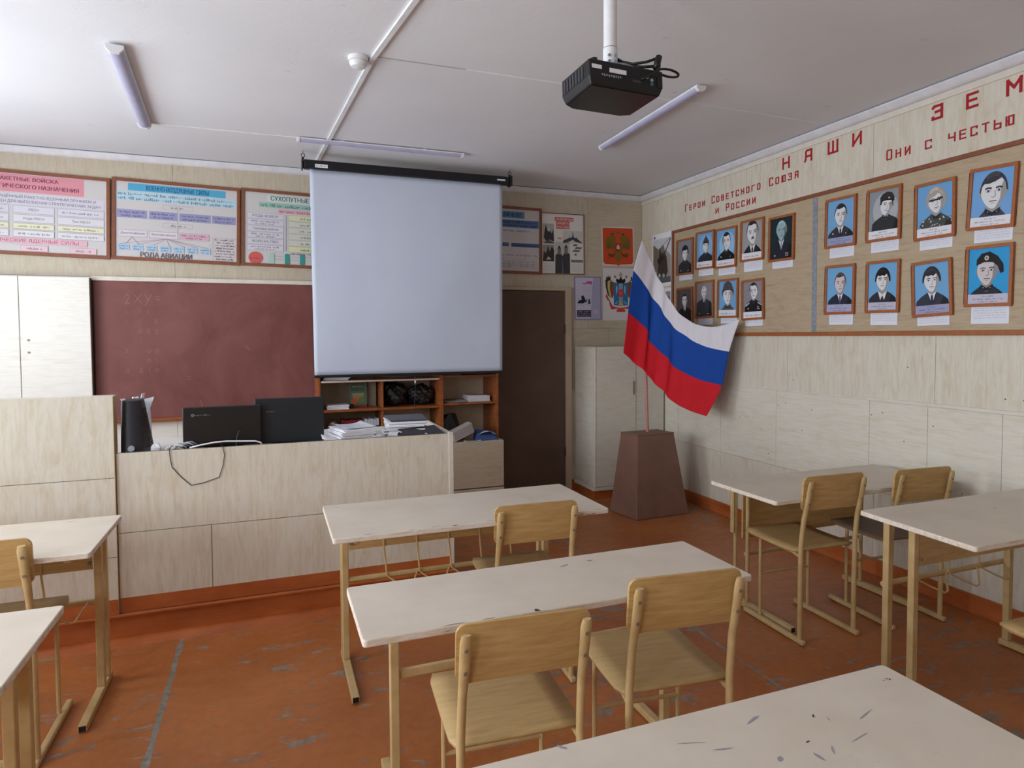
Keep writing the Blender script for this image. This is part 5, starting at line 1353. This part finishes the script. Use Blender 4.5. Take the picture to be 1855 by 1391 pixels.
BLUE, BLU2, SLATE, DTEAL = (116, 166, 212), (138, 182, 222), (132, 130, 140), (28, 46, 52)
DH, BH, FH = (38, 34, 36), (74, 62, 58), (166, 160, 154)
NAVY, CHAR, BLK = (40, 46, 62), (48, 50, 54), (26, 26, 30)
PORTRAITS = [
 # key, y, z, w, h, roll, caption-card height, description, painting
 ('Q1', 4.977, 2.243, .246, .329, -1, .050, 'young officer, dark wavy hair, top row leftmost', dict(bg=SLATE, hair=DH, coat=CHAR, kind='tunic', style='thick', fx=.02, fy=.60, fw=.40, fh=.56, medals=2)),
 ('Q2', 4.688, 2.268, .250, .328, -1.5, .060, 'soldier in a pointed cloth helmet', dict(bg=BLUE, glow=BLU2, hair=DH, coat=(44, 46, 62), kind='tunic', style='none', hat='budenovka', fx=.06, fy=.55, fw=.38, fh=.54, cap=1)),
 ('Q3', 4.412, 2.253, .262, .332, -1, .062, 'man in a black tunic, third in the top left row', dict(bg=BLUE, glow=(146, 194, 230), hair=DH, coat=BLK, kind='tunic', style='short', fx=.03, fy=.60, fw=.42, fh=.60, medals=1, side=-1, cap=1)),
 ('Q4', 4.101, 2.273, .258, .327, -1, .084, 'man with a small moustache', dict(bg=(158, 156, 158), hair=DH, coat=(36, 36, 38), kind='suit', style='back', fx=.02, fy=.62, fw=.54, fh=.76, moust=1, tilt=0.08, tie=(60, 60, 66), cap=1)),
 ('Q5', 3.791, 2.242, .252, .335, -1, .055, 'old white-haired bearded man, dark teal ground', dict(bg=DTEAL, hair=(150, 170, 178), skin=(150, 178, 186), coat=(34, 38, 50), kind='suit', style='thin', fx=.0, fy=.68, fw=.44, fh=.60, beard=1, medals=6, tie=(150, 160, 170))),
 ('Q6', 4.975, 1.803, .240, .325, 1, .045, 'man in a black suit, partly behind the flag', dict(bg=(88, 82, 84), hair=DH, coat=(30, 28, 32), kind='suit', style='back', fx=.0, fy=.64, fw=.36, fh=.52, side=1)),
 ('Q7', 4.690, 1.840, .252, .327, 0, .060, 'pale-haired man in a uniform jacket, grey ground', dict(bg=(140, 132, 138), hair=(186, 180, 178), coat=(58, 60, 70), kind='uniform', style='short', fx=-.02, fy=.70, fw=.34, fh=.46, medals=3)),
 ('Q8', 4.383, 1.832, .252, .323, -1, .050, 'man in a tall fur hat', dict(bg=BLUE, hair=DH, coat=(76, 82, 92), kind='tunic', style='none', hat='fur', fx=.0, fy=.52, fw=.52, fh=.74, cap=1)),
 ('Q9', 4.088, 1.806, .245, .320, 1, .050, 'officer with pale shoulder boards', dict(bg=(142, 136, 146), hair=DH, coat=BLK, kind='tunic', style='back', fx=.04, fy=.66, fw=.42, fh=.58, medals=5, boards=1, side=-1, cap=1)),
 ('P1', 3.263, 2.273, .243, .330, -1, .070, 'man in a military jacket and tie, right of the metal strip', dict(bg=BLUE, hair=DH, coat=(52, 54, 60), kind='uniform', style='short', fx=.0, fy=.58, fw=.44, fh=.64, medals=1, cap=3, capc=(150, 158, 196))),
 ('P2', 2.943, 2.269, .238, .329, -1, .070, 'boy in a tilted dark beret, grey ground', dict(bg=(140, 146, 154), glow=(172, 176, 182), hair=DH, coat=CHAR, kind='tunic', style='short', hat='beret_tilt', fx=.08, fy=.60, fw=.40, fh=.56, tilt=-0.18, look=1, cap=3)),
 ('P3', 2.616, 2.234, .240, .327, 0, .060, 'fair-haired man in a camouflage jacket', dict(bg=(108, 164, 214), hair=FH, coat=(70, 74, 72), kind='camo', style='fringe', long=1, fx=.04, fy=.60, fw=.46, fh=.66, tilt=0.10, specs=1, cap=3)),
 ('P4', 2.305, 2.242, .240, .327, -3, .070, 'large close face, dark swept hair, top row rightmost', dict(bg=(116, 166, 220), hair=(58, 56, 64), coat=(62, 68, 86), kind='tunic', style='swoop', fx=.03, fy=.52, fw=.62, fh=.86, brow=1, cap=3)),
 ('P5', 3.263, 1.827, .238, .330, -1, .072, 'young man with a violet tie, bottom row beside the metal strip', dict(bg=(114, 170, 216), hair=BH, coat=NAVY, kind='suit', style='short', fx=.02, fy=.56, fw=.42, fh=.62, skin=(212, 200, 204), tie=(84, 78, 130), cap=3, capc=(172, 172, 206))),
 ('P6', 2.942, 1.823, .232, .324, -1, .080, 'young man with an open white collar', dict(bg=(114, 170, 216), hair=(24, 24, 30), coat=(44, 48, 56), kind='open', style='thick', fx=.0, fy=.56, fw=.44, fh=.62, brow=1, skin=(224, 220, 218), cap=3, capc=(190, 188, 208))),
 ('P7', 2.624, 1.790, .238, .322, 2.4, .055, 'young man in a suit, third in the bottom right row', dict(bg=(114, 168, 214), hair=(44, 44, 52), coat=(54, 58, 70), kind='suit', style='thick', fx=.0, fy=.58, fw=.44, fh=.62, tie=(40, 42, 90), cap=3, capc=(160, 160, 194))),
 ('P8', 2.313, 1.835, .240, .326, -1, .095, 'soldier in a black beret with a round badge', dict(bg=(52, 156, 216), hair=DH, coat=(40, 42, 54), kind='tunic', style='none', hat='beret', fx=-.04, fy=.50, fw=.50, fh=.72, skin=(206, 198, 200), cap=3, capc=(196, 192, 212))),
]
CARD = {
 'Q1': 'grey-white typed card under the leftmost portrait of the top row',
 'Q2': 'white typed card under the soldier in the pointed cloth helmet',
 'Q3': 'white typed card under the man in a black tunic, top left row',
 'Q4': 'white typed card under the man with the small moustache',
 'Q5': 'white typed card under the old white-haired bearded man',
 'Q6': 'typed card under the man in a black suit, hidden by the flag',
 'Q7': 'white typed card under the pale-haired man in a uniform jacket',
 'Q8': 'white typed card under the man in the fur hat, touching the flag',
 'Q9': 'white typed card under the officer with pale shoulder boards',
 'P1': 'white typed card under the portrait just right of the metal strip, top row',
 'P2': 'white typed card under the boy in the tilted dark beret',
 'P3': 'narrow white typed card under the fair-haired man in camouflage',
 'P4': 'white typed card under the large close face, top row rightmost',
 'P5': 'white typed card under the young man with a violet tie',
 'P6': 'white typed card under the young man with an open white collar',
 'P7': 'white typed card under the young man in a suit, bottom right row',
 'P8': 'tall white typed card under the soldier in the black beret with a badge',
}
PXF = BX-0.0005
for i, (key, y, z, w, h, roll, ch_, desc, pt) in enumerate(PORTRAITS):
    t_ = thing('framed_portrait', 'framed portrait of '+('an ' if desc[0] == 'o' else 'a ')+desc, 'portrait', (PXF, y, z), rz=-PI/2, ry=-math.radians(roll), group='framed portraits on the brown board')
    bw = 0.0165
    f = B()
    f.box(-w/2, w/2, -0.017, -0.0005, h/2-bw, h/2, M_PFRAME).box(-w/2, w/2, -0.017, -0.0005, -h/2, -h/2+bw, M_PFRAME)
    f.box(-w/2, -w/2+bw, -0.017, -0.0005, -h/2+bw, h/2-bw, M_PFRAME).box(w/2-bw, w/2, -0.017, -0.0005, -h/2+bw, h/2-bw, M_PFRAME)
    f.done('frame', t_, world=False, bevel=0.002)
    S = Sheet(w-2*bw+0.002, h-2*bw+0.002, 0.002)
    pt['seed'] = i*7+3
    portrait(S, w-2*bw, h-2*bw, pt)
    S.b.v = [(p[0], p[1]-0.009, p[2]) for p in S.b.v]
    S.done('photograph', t_)
    # typed card pinned under the frame
    cz = z-h/2-ch_/2+0.004
    S = Sheet(w*0.80, ch_, 0.0005, M_CARD)
    for r in range(int(ch_/0.017)): S.scrib(-w*0.35, w*0.35, ch_/2-0.014-r*0.013, 0.006, (176, 178, 194), i*13+r)
    cdt = S.b.done('caption_card', None, normals=False)
    cdt.location = (PXF-0.0006, y-0.004, cz); cdt.rotation_euler = (0, -math.radians(roll*0.5), -PI/2)
    tag(cdt, CARD[key], 'card', 'typed cards under the portraits')

# prints between the corner and the portrait board
def wall_print(name, label, cat, wall, u, z, w, h, roll=0.0, group=None, frame=None, fmat=None, off=0.0, paper=None):
    loc = (XR-0.0006-off, u, z) if wall == 'R' else (u, YF-0.0006-off, z)
    t_ = thing(name, label, cat, loc, rz=-PI/2 if wall == 'R' else 0.0, ry=-math.radians(roll), group=group)
    if frame:
        f = B()
        f.box(-w/2, w/2, -0.016, -0.0004, h/2-frame, h/2, fmat).box(-w/2, w/2, -0.016, -0.0004, -h/2, -h/2+frame, fmat)
        f.box(-w/2, -w/2+frame, -0.016, -0.0004, -h/2+frame, h/2-frame, fmat).box(w/2-frame, w/2, -0.016, -0.0004, -h/2+frame, h/2-frame, fmat)
        f.done('frame', t_, world=False, bevel=0.002)
        S = Sheet(w-2*frame+0.002, h-2*frame+0.002, 0.002, paper)
        S.shift = -0.006
    else:
        S = Sheet(w, h, 0.0012, paper)
        S.shift = -0.0013
    return t_, S
def finish(S, t_, name='sheet'):
    S.b.v = [(p[0], p[1]+S.shift, p[2]) for p in S.b.v]
    return S.done(name, t_)
t_, S = wall_print('wall_poster', 'grey photograph poster of a soldier with a gun beside the portrait board', 'poster', 'R', 5.375, 2.262, 0.325, 0.515, 0)
S.rect(-.15, .15, -.225, .205, (150, 148, 140))
S.poly([(-.15, .205), (-.15, .10), (.02, .12), (.15, .03), (.15, .205)], (196, 200, 206))
S.poly([(-.15, .16), (-.05, .10), (.0, -.02), (-.03, -.12), (-.15, -.10)], (112, 106, 92))
S.poly([(-.04, .12), (.03, .10), (.08, .02), (.10, -.12), (.04, -.22), (-.10, -.22), (-.06, -.05)], (62, 56, 50))
S.ell(.01, .10, .032, .04, (120, 108, 98)); S.line((.02, .02), (.145, .19), .014, (70, 66, 64)); S.line((-.02, .12), (.14, .20), .008, (128, 126, 124))
S.poly([(-.08, .01), (.02, .05), (.03, .0), (-.06, -.05)], (44, 40, 38))
S.rect(-.15, .15, -.225, -.17, (92, 92, 98)); S.ell(-.04, -.15, .02, .02, (180, 180, 176)); S.ell(.03, -.155, .02, .02, (170, 170, 168))
S.ell(-.125, .225, .014, .014, (90, 96, 150))
finish(S, t_)
t_, S = wall_print('wall_poster', 'grey photograph poster below the soldier poster, mostly behind the flag', 'poster', 'R', 5.36, 1.79, 0.29, 0.38, 0)
S.rect(-.13, .13, -.17, .16, (140, 144, 156)); S.poly([(-.08, .0), (.06, .12), (.12, .10), (.12, .02), (.0, -.05)], (80, 82, 96)); S.ell(.07, .09, .03, .03, (64, 66, 78)); S.rect(-.13, .13, -.17, -.10, (110, 114, 128))
finish(S, t_)

# ================================================================== FRONT WALL: POSTERS, EMBLEMS
PK, PKD, GR, LB = (214, 150, 160), (120, 62, 82), (96, 92, 104), (84, 168, 206)
POST = (204, 200, 200)
M_POST = ink(*POST)
t_, S = wall_print('military_poster', 'framed poster with a pink title block at the upper left edge', 'poster', 'F', -1.588, 2.452, 0.93, 0.615, -1.4, 'framed teaching posters', 0.024, M_FRAMEW, paper=M_POST)
S.rect(-.44, .295, .150, .278, (216, 146, 158))
S.text('РАКЕТНЫЕ ВОЙСКА', -.06, .232, .026, PKD, .38, .0012); S.text('СТРАТЕГИЧЕСКОГО НАЗНАЧЕНИЯ', -.06, .178, .028, PKD, .64, .0012)
S.rect(-.44, .425, .062, .138, (208, 204, 216))
S.text('ВИД ВС, ОСНАЩЁННЫЙ РАКЕТНО-ЯДЕРНЫМ ОРУЖИЕМ И', -.02, .108, .019, GR, .78); S.text('ПРЕДНАЗНАЧЕН ДЛЯ ВЫПОЛНЕНИЯ СТРАТЕГИЧЕСКИХ ЗАДАЧ', -.0, .072, .019, GR, .80)
rows = [(.052, -.002, (210, 206, 218)), (-.012, -.066, (214, 212, 218)), (-.076, -.116, (222, 220, 190)), (-.126, -.174, (216, 214, 218))]
for r, (a, c, colr) in enumerate(rows):
    for k, (u0, u1) in enumerate(((-.44, -.175), (-.150, .105), (.125, .425))):
        S.rect(u0, u1, c, a, colr); S.frame(u0, u1, c, a, (150, 148, 162), .0018)
        tx = [['', 'РВСН', ''], ['', 'Рода РВСН', 'Тип РВСН'], ['', '', ''], ['', '', '']][r][k]
        if tx: S.text(tx, (u0+u1)/2, (a+c)/2-.008, .017, (84, 80, 96))
        else: S.scrib(u0+.03, u1-.03, (a+c)/2-.008, .016, (92, 88, 104), r*5+k)
S.rect(-.44, .315, -.222, -.182, (222, 176, 188)); S.text('СТРАТЕГИЧЕСКИЕ ЯДЕРНЫЕ СИЛЫ', -.08, -.214, .024, (150, 84, 104), .68)
for u in (-.36, -.02, .29):
    S.rect(u-.085, u+.085, -.278, -.236, (222, 192, 200)); S.frame(u-.085, u+.085, -.278, -.236, (190, 150, 160)); S.scrib(u-.05, u+.05, -.266, .018, (110, 80, 92), int(u*100)+60)
finish(S, t_)
t_, S = wall_print('military_poster', 'framed poster with a light blue title bar between its two neighbours', 'poster', 'F', -0.660, 2.440, 0.905, 0.625, -1.4, 'framed teaching posters', 0.024, M_FRAMEW, paper=M_POST)
S.rect(-.345, .345, .222, .278, LB); S.text('ВОЕННО-ВОЗДУШНЫЕ СИЛЫ', .0, .233, .034, (38, 84, 128), .44, .001)
S.rect(-.42, .42, .146, .216, (178, 206, 220)); S.scrib(-.41, .39, .186, .022, (52, 84, 104), 3, .9); S.scrib(-.41, .41, .152, .022, (52, 84, 104), 4, .9)
for v, sd_ in ((.095, 7), (-.045, 8)):
    S.frame(-.105, .105, v, v+.034, (150, 150, 166)); S.scrib(-.05, .06, v+.009, .016, (104, 104, 120), sd_)
S.line((0, .095), (0, -.011), .003, (140, 140, 156)); S.line((0, -.045), (0, -.095), .003, (140, 140, 156))
for k, (u0, u1) in enumerate(((-.42, -.215), (-.20, -.005), (.01, .235), (.245, .42))):
    S.rect(u0, u1, .012, .075, (150, 150, 188)); S.scrib(u0+.012, u1-.012, .048, .016, (54, 54, 92), 20+k); S.scrib(u0+.025, u1-.025, .022, .016, (54, 54, 92), 30+k)
for k, (u0, u1, tx) in enumerate(((-.41, -.215, 'Дальняя авиация'), (-.20, .0, 'Фронтовая авиация'), (.01, .225, ''))):
    S.rect(u0, u1, -.128, -.085, (214, 206, 214) if k < 2 else (210, 170, 188)); S.frame(u0, u1, -.135, -.08, (170, 150, 166))
    if tx: S.text(tx, (u0+u1)/2, -.112, .015, (100, 84, 100), (u1-u0)*.84)
    else: S.scrib(u0+.01, u1-.01, -.104, .014, (110, 56, 84), 40); S.scrib(u0+.05, u1-.05, -.124, .014, (130, 50, 80), 41)
for a in (-.36, -.27): S.line((-.32, -.135), (a, -.19), .003, (160, 150, 164))
for a in (-.40, -.28, -.17, -.06, .05, .14, .22): S.line((-.08, -.135), (a, -.19), .003, (166, 150, 170))
for k in range(7):
    u = -.37+k*.095
    S.rect(u-.04, u+.035, -.238, -.192, (168, 196, 220)); S.scrib(u-.035, u+.03, -.212, .013, (52, 84, 126), 50+k); S.scrib(u-.03, u+.025, -.232, .013, (52, 84, 126), 60+k)
S.frame(.25, .425, -.285, -.10, (180, 150, 170))
for k in range(8): S.scrib(.265+.01*(k % 2), .415, -.122-.022*k, .014, (112, 82, 104), 70+k)
S.text('РОДА АВИАЦИИ', -.08, -.284, .036, (92, 88, 100), .36, .0008)
finish(S, t_)
t_, S = wall_print('military_poster', 'framed poster with a green heading, partly behind the projection screen', 'poster', 'F', 0.256, 2.425, 0.91, 0.628, -1.2, 'framed teaching posters', 0.024, M_FRAMEW, paper=M_POST)
S.rect(-.26, .30, .222, .278, (206, 216, 214)); S.text('СУХОПУТНЫЕ ВОЙСКА', .02, .232, .036, (56, 86, 78), .50, .001)
S.rect(-.32, .32, .172, .212, (150, 190, 178)); S.scrib(-.31, .31, .180, .024, (30, 82, 72), 4, .9)
S.rect(-.17, .33, .132, .166, (216, 170, 182)); S.scrib(-.16, .32, .138, .022, (150, 60, 84), 6, .9)
for k, tx in enumerate(('РОДА ВОЙСК', '', 'Танковые войска', '', 'ВОЙСКА ПВО', '')):
    v = .098-k*.052
    S.rect(-.41, -.13, v-.022, v+.024, (212, 208, 218)); S.frame(-.41, -.13, v-.022, v+.024, (150, 148, 164))
    if tx: S.text(tx, -.27, v-.008, .019, (86, 82, 98), .20)
    else: S.scrib(-.38, -.16, v+.003, .014, (86, 82, 98), 80+k); S.scrib(-.35, -.19, v-.016, .014, (86, 82, 98), 90+k)
    S.rect(-.09, .36, v-.022, v+.024, (214, 216, 176) if k in (0, 5) else (208, 208, 196)); S.frame(-.09, .36, v-.022, v+.024, (160, 160, 140))
    S.scrib(.0, .30, v-.010, .018, (90, 88, 72), 100+k)
S.line((-.11, .12), (-.11, -.18), .004, (140, 140, 170))
S.scrib(-.07, .36, -.205, .020, (120, 96, 128), 111)
S.ell(-.345, -.246, .055, .050, (206, 96, 92), 24); S.scrib(-.385, -.305, -.256, .014, (130, 50, 60), 5)
for u, cc_ in ((-.22, (170, 204, 196)), (-.10, (60, 150, 136)), (.02, (60, 150, 148)), (.13, (180, 206, 206)), (.25, (60, 150, 148))):
    for k in range(4): S.ell(u, -.215-.02*k, .021, .015, cc_, 12)
    if u < .2: S.line((u+.025, -.225), (u+.095, -.225), .002, (120, 140, 150)); S.line((u+.025, -.25), (u+.095, -.25), .002, (120, 140, 150))
finish(S, t_)
t_, S = wall_print('military_poster', 'framed poster with blue bars right of the projection screen', 'poster', 'F', 2.012, 2.437, 0.90, 0.628, -0.4, 'framed teaching posters', 0.024, M_FRAMEW, paper=M_POST)
S.rect(-.27, .275, .205, .270, (96, 140, 178)); S.text('ВОЕННО-МОРСКОЙ ФЛОТ', .0, .218, .036, (34, 62, 104), .50, .001)
S.rect(-.42, .42, .120, .190, (84, 110, 156)); S.scrib(-.41, .41, .160, .022, (30, 44, 88), 3); S.scrib(-.41, .41, .128, .022, (30, 44, 88), 4)
S.rect(-.2, .38, .072, .110, (200, 198, 212)); S.scrib(.06, .33, .080, .022, (90, 88, 110), 6)
S.rect(-.3, .14, .026, .060, (204, 200, 206)); S.scrib(-.05, .06, .034, .018, (110, 106, 122), 9)
for u0, u1 in ((-.42, -.16), (-.14, .115), (.14, .425)): S.rect(u0, u1, -.062, -.026, (74, 100, 148)); S.scrib(u0+.02, u1-.02, -.054, .020, (40, 58, 106), int(u0*50)+40)
for u0, u1 in ((-.4, -.06), (-.04, .01), (.03, .425)): S.rect(u0, u1, -.155, -.118, (206, 202, 204)); S.scrib(u0+.012, u1-.012, -.148, .020, (96, 90, 96), int(u0*50)+90)
for u0, u1 in ((-.42, -.24), (-.22, -.03), (-.01, .19), (.21, .40)):
    S.frame(u0, u1, -.262, -.192, (150, 146, 152))
    for k in range(3): S.scrib(u0+.02, u1-.02, -.212-.019*k, .013, (96, 90, 98), k+int(u0*100)+77)
for u in (-.3, .06, .28): S.line((u, -.155), (u, -.192), .003, (150, 146, 152))
finish(S, t_)
t_, S = wall_print('information_poster', 'white poster with a red heading and grey photographs above the door', 'poster', 'F', 2.689, 2.422, 0.459, 0.587, 0.4, None, 0.006, M_FRAMEW, off=0.0, paper=ink(222, 218, 214))
RD = (196, 76, 76)
for k, (tx, u0, u1) in enumerate((('НАДЕЖНАЯ', -.085, .115), ('ЗАЩИТА', -.070, .070), ('РОССИИ', -.070, .072))):
    v = .225-.038*k
    S.rect(u0, u1, v-.004, v+.032, RD); S.text(tx, (u0+u1)/2, v+.003, .021, (236, 214, 208), (u1-u0)*.9, .0008)
def photo(u0, u1, v0, v1, base, blobs):
    S.rect(u0, u1, v0, v1, base)
    for bl in blobs: S.poly([(u0+(u1-u0)*a, v0+(v1-v0)*c) for a, c in bl[0]], bl[1])
photo(-.215, -.095, .0, .19, (176, 174, 172), [([(.1, .3), (.2, .7), (.3, .95), (.45, .6), (.6, .75), (.8, .5), (.95, .75), (1, .1), (.6, .2), (.3, .12)], (66, 60, 62)), ([(.05, 0), (.5, .2), (1, .05), (1, 0)], (96, 92, 90)), ([(.5, .62), (.56, .9), (.64, .6)], (222, 220, 218))])
photo(-.215, -.095, -.172, -.012, (150, 150, 146), [([(.0, .0), (.1, .6), (.3, .5), (.5, 1), (.6, .6), (.8, .9), (1, .7), (1, 0)], (64, 58, 58)), ([(.3, .1), (.5, .3), (.75, .12)], (196, 192, 188))])
photo(-.085, .075, -.285, .02, (190, 188, 186), [([(0, 0), (.02, .56), (.18, .64), (.40, .62), (.5, .55), (.62, .66), (.8, .70), (1, .6), (1, 0)], (66, 64, 70)), ([(.18, .6), (.17, .76), (.28, .84), (.40, .76), (.38, .6)], (120, 108, 104)), ([(.62, .62), (.62, .80), (.74, .88), (.86, .80), (.84, .62)], (126, 112, 106)), ([(.46, .0), (.5, .5), (.54, 0)], (120, 120, 128)), ([(.15, .76), (.28, .90), (.42, .76), (.28, .80)], (52, 46, 46)), ([(.6, .80), (.74, .93), (.88, .80), (.74, .84)], (58, 52, 52))])
photo(.0, .215, .01, .13, (200, 198, 194), [([(.0, .0), (.02, .2), (.3, .42), (.46, .5), (.5, 1), (.54, .5), (.7, .42), (1, .0), (.6, .15), (.5, .3), (.35, .15)], (66, 66, 76)), ([(.30, .4), (.31, .65), (.33, .4)], (90, 90, 98)), ([(.68, .4), (.7, .62), (.72, .4)], (90, 90, 98)), ([(0, 0), (.2, .1), (.4, 0)], (120, 118, 120))])
S.ell(-.035, .045, .022, .018, (196, 150, 96), 12, 0, PI)
for k, (u0, v, w_) in enumerate(((.10, -.005, .06), (.12, -.03, .09), (.09, -.06, .10), (.12, -.095, .03))): S.poly([(u0, v-.012), (u0+w_*.3, v+.008), (u0+w_, v+.004), (u0+w_*.8, v-.014)], (110, 108, 112))
S.rect(.085, .215, -.175, -.150, (96, 92, 92)); S.scrib(.095, .205, -.169, .012, (196, 192, 188), 5)
for k in range(5): S.scrib(.09, .21, -.20-.016*k, .008, (160, 156, 154), 10+k)
for k in range(5): S.scrib(-.21, -.10, -.20-.016*k, .008, (170, 160, 164), 20+k)
finish(S, t_)

# state emblem: gold two-headed eagle on a red shield
t_, S = wall_print('coat_of_arms', 'orange-red shield sign with a gold double-headed eagle', 'emblem', 'F', 3.303, 2.426, 0.370, 0.392, 1.5, paper=ink(214, 206, 196))
W_, H_ = .172, .183
RDC, GO, GD = (206, 74, 40), (128, 100, 38), (92, 74, 32)
S.poly([(-W_, H_), (W_, H_), (W_, -H_*.84), (W_*.9, -H_*.96), (.02, -H_), (0, -H_*1.07), (-.02, -H_), (-W_*.9, -H_*.96), (-W_, -H_*.84)], RDC)
def mir(pts, col, dark=None):
    S.poly(pts, col); S.poly([(-a, c) for a, c in reversed(pts)], dark or col)
mir([(.02, .03), (.05, .06), (.07, .095), (.095, .125), (.092, .09), (.118, .118), (.113, .08), (.138, .10), (.130, .06), (.148, .07), (.138, .03), (.146, .02), (.132, -.01), (.120, -.045), (.09, -.02), (.06, -.035), (.03, -.02)], GO)
for k in range(5): mir([(.06+.016*k, -.012-.004*k), (.064+.016*k, .06+.006*k), (.068+.016*k, -.012-.004*k)], GD)
mir([(.0, .02), (.028, .05), (.022, .085), (.045, .112), (.075, .104), (.09, .088), (.068, .088), (.058, .074), (.056, .04), (.03, -.02)], GO)
mir([(.048, .113), (.044, .135), (.056, .128), (.062, .142), (.068, .128), (.080, .132), (.072, .110)], GD)
S.poly([(-.022, .125), (-.028, .150), (-.012, .146), (0, .168), (.012, .146), (.028, .150), (.022, .125)], GO)
S.poly([(-.05, .03), (.05, .03), (.045, -.05), (0, -.10), (-.045, -.05)], GO)
mir([(.03, -.05), (.06, -.08), (.085, -.075), (.105, -.07), (.12, -.085), (.10, -.10), (.112, -.125), (.085, -.105), (.06, -.11), (.035, -.085)], GD)
mir([(.0, -.08), (.022, -.09), (.048, -.115), (.042, -.135), (.024, -.125), (.026, -.148), (0, -.155)], GO)
S.line((-.10, -.07), (-.14, -.01), .006, GO); S.ell(.12, -.085, .013, .013, GO, 12)
S.poly([(-.034, .03), (.034, .03), (.034, -.025), (0, -.06), (-.034, -.025)], (178, 44, 40)); S.poly([(-.02, -.02), (-.01, .012), (.004, .02), (.016, .0), (.02, -.026), (0, -.03)], (206, 196, 186)); S.poly([(-.022, -.034), (.0, -.046), (.02, -.036), (0, -.03)], (70, 62, 60))
finish(S, t_)
# regional coat of arms
t_, S = wall_print('coat_of_arms', 'white sheet with a blue shield coat of arms, partly behind the flag', 'emblem', 'F', 3.335, 1.945, 0.405, 0.525, 0.5, paper=ink(218, 212, 214))
S.at(0.0, 0.012, 1.0)
def mir2(pts, col):
    S.poly(pts, col); S.poly([(-a, c) for a, c in reversed(pts)], col)
mir2([(.03, .10), (.09, .11), (.13, .15), (.175, .13), (.172, .06), (.15, -.02), (.11, -.05), (.08, .0)], (46, 44, 44))
mir2([(.07, .08), (.12, .13), (.15, .12), (.152, .06), (.135, -.02), (.10, -.05)], (200, 176, 120))
mir2([(.06, .08), (.10, .12), (.125, .11), (.125, .04), (.11, -.03), (.09, -.05)], (96, 92, 50))
mir2([(.05, .08), (.08, .10), (.10, .09), (.105, .0), (.09, -.04)], (168, 60, 44))
mir2([(.115, .14), (.12, .175), (.135, .155), (.145, .18), (.155, .15), (.172, .165), (.165, .13)], (54, 50, 50))
S.poly([(-.03, .09), (-.055, .12), (-.05, .15), (-.02, .135), (0, .17), (.02, .135), (.05, .15), (.055, .12), (.03, .09)], (40, 38, 40))
S.poly([(-.016, .165), (-.022, .19), (0, .215), (.022, .19), (.016, .165)], (186, 160, 130)); mir2([(.055, .15), (.05, .175), (.075, .18), (.08, .155)], (150, 124, 104))
mir2([(.155, -.07), (.178, -.03), (.160, -.01), (.14, -.05), (.12, -.10), (.12, -.14), (.09, -.15), (.10, -.12), (.12, -.09)], (206, 70, 66))
S.poly([(-.135, -.10), (-.11, -.165), (-.05, -.155), (0, -.175), (.05, -.155), (.11, -.165), (.135, -.10), (.08, -.135), (0, -.15), (-.08, -.135)], (204, 66, 66)); S.rect(-.05, .05, -.19, -.165, (206, 60, 60))
S.poly([(-.082, .10), (.082, .10), (.082, -.12), (.02, -.128), (0, -.14), (-.02, -.128), (-.082, -.12)], (44, 116, 170))
S.rect(-.022, .022, -.128, .10, (150, 158, 168)); S.ell(0, .0, .034, .04, (200, 60, 56), 16); S.rect(-.018, .018, -.022, .02, (214, 90, 80)); S.poly([(-.02, -.09), (.02, -.09), (.028, -.125), (0, -.14), (-.028, -.125)], (196, 168, 110))
mir2([(.038, .06), (.052, .085), (.056, .03), (.05, -.02), (.04, .02)], (160, 190, 206)); mir2([(.030, -.07), (.055, -.09), (.075, -.105), (.05, -.115)], (120, 170, 200))
finish(S, t_)
# small violet notice
t_, S = wall_print('notice', 'small lilac-bordered notice right of the door frame', 'notice', 'F', 2.964, 1.900, 0.298, 0.428, 0.8, paper=ink(134, 126, 172))
S.rect(-.138, .138, -.203, .203, (196, 194, 214)); S.poly([(.02, -.203), (.138, -.203), (.138, .203), (.06, .203), (.04, 0)], (168, 166, 194))
S.poly([(-.06, .155), (-.03, .150), (.0, .170), (.05, .168), (.04, .135), (.0, .145), (-.05, .138)], (190, 80, 140))
for k in range(3): S.scrib(-.06, .06, .105-.022*k, .008, (150, 148, 172), k+3)
S.rect(-.128, .04, -.075, .035, (190, 190, 206)); S.poly([(-.12, -.05), (-.10, -.02), (-.07, -.015), (-.075, .02), (-.05, .03), (-.03, -.01), (-.02, -.03), (-.05, -.05)], (40, 38, 54)); S.rect(-.02, -.012, -.04, -.005, (50, 48, 62)); S.poly([(.0, -.055), (.005, -.01), (.018, -.005), (.028, -.055)], (50, 48, 62))
S.rect(-.125, .03, -.185, -.118, (44, 42, 60))
for k in range(3): S.scrib(-.118, .025, -.138-.021*k, .014, (196, 194, 206), 30+k)
S.ell(.085, -.13, .035, .02, (200, 170, 196), 14)
finish(S, t_)
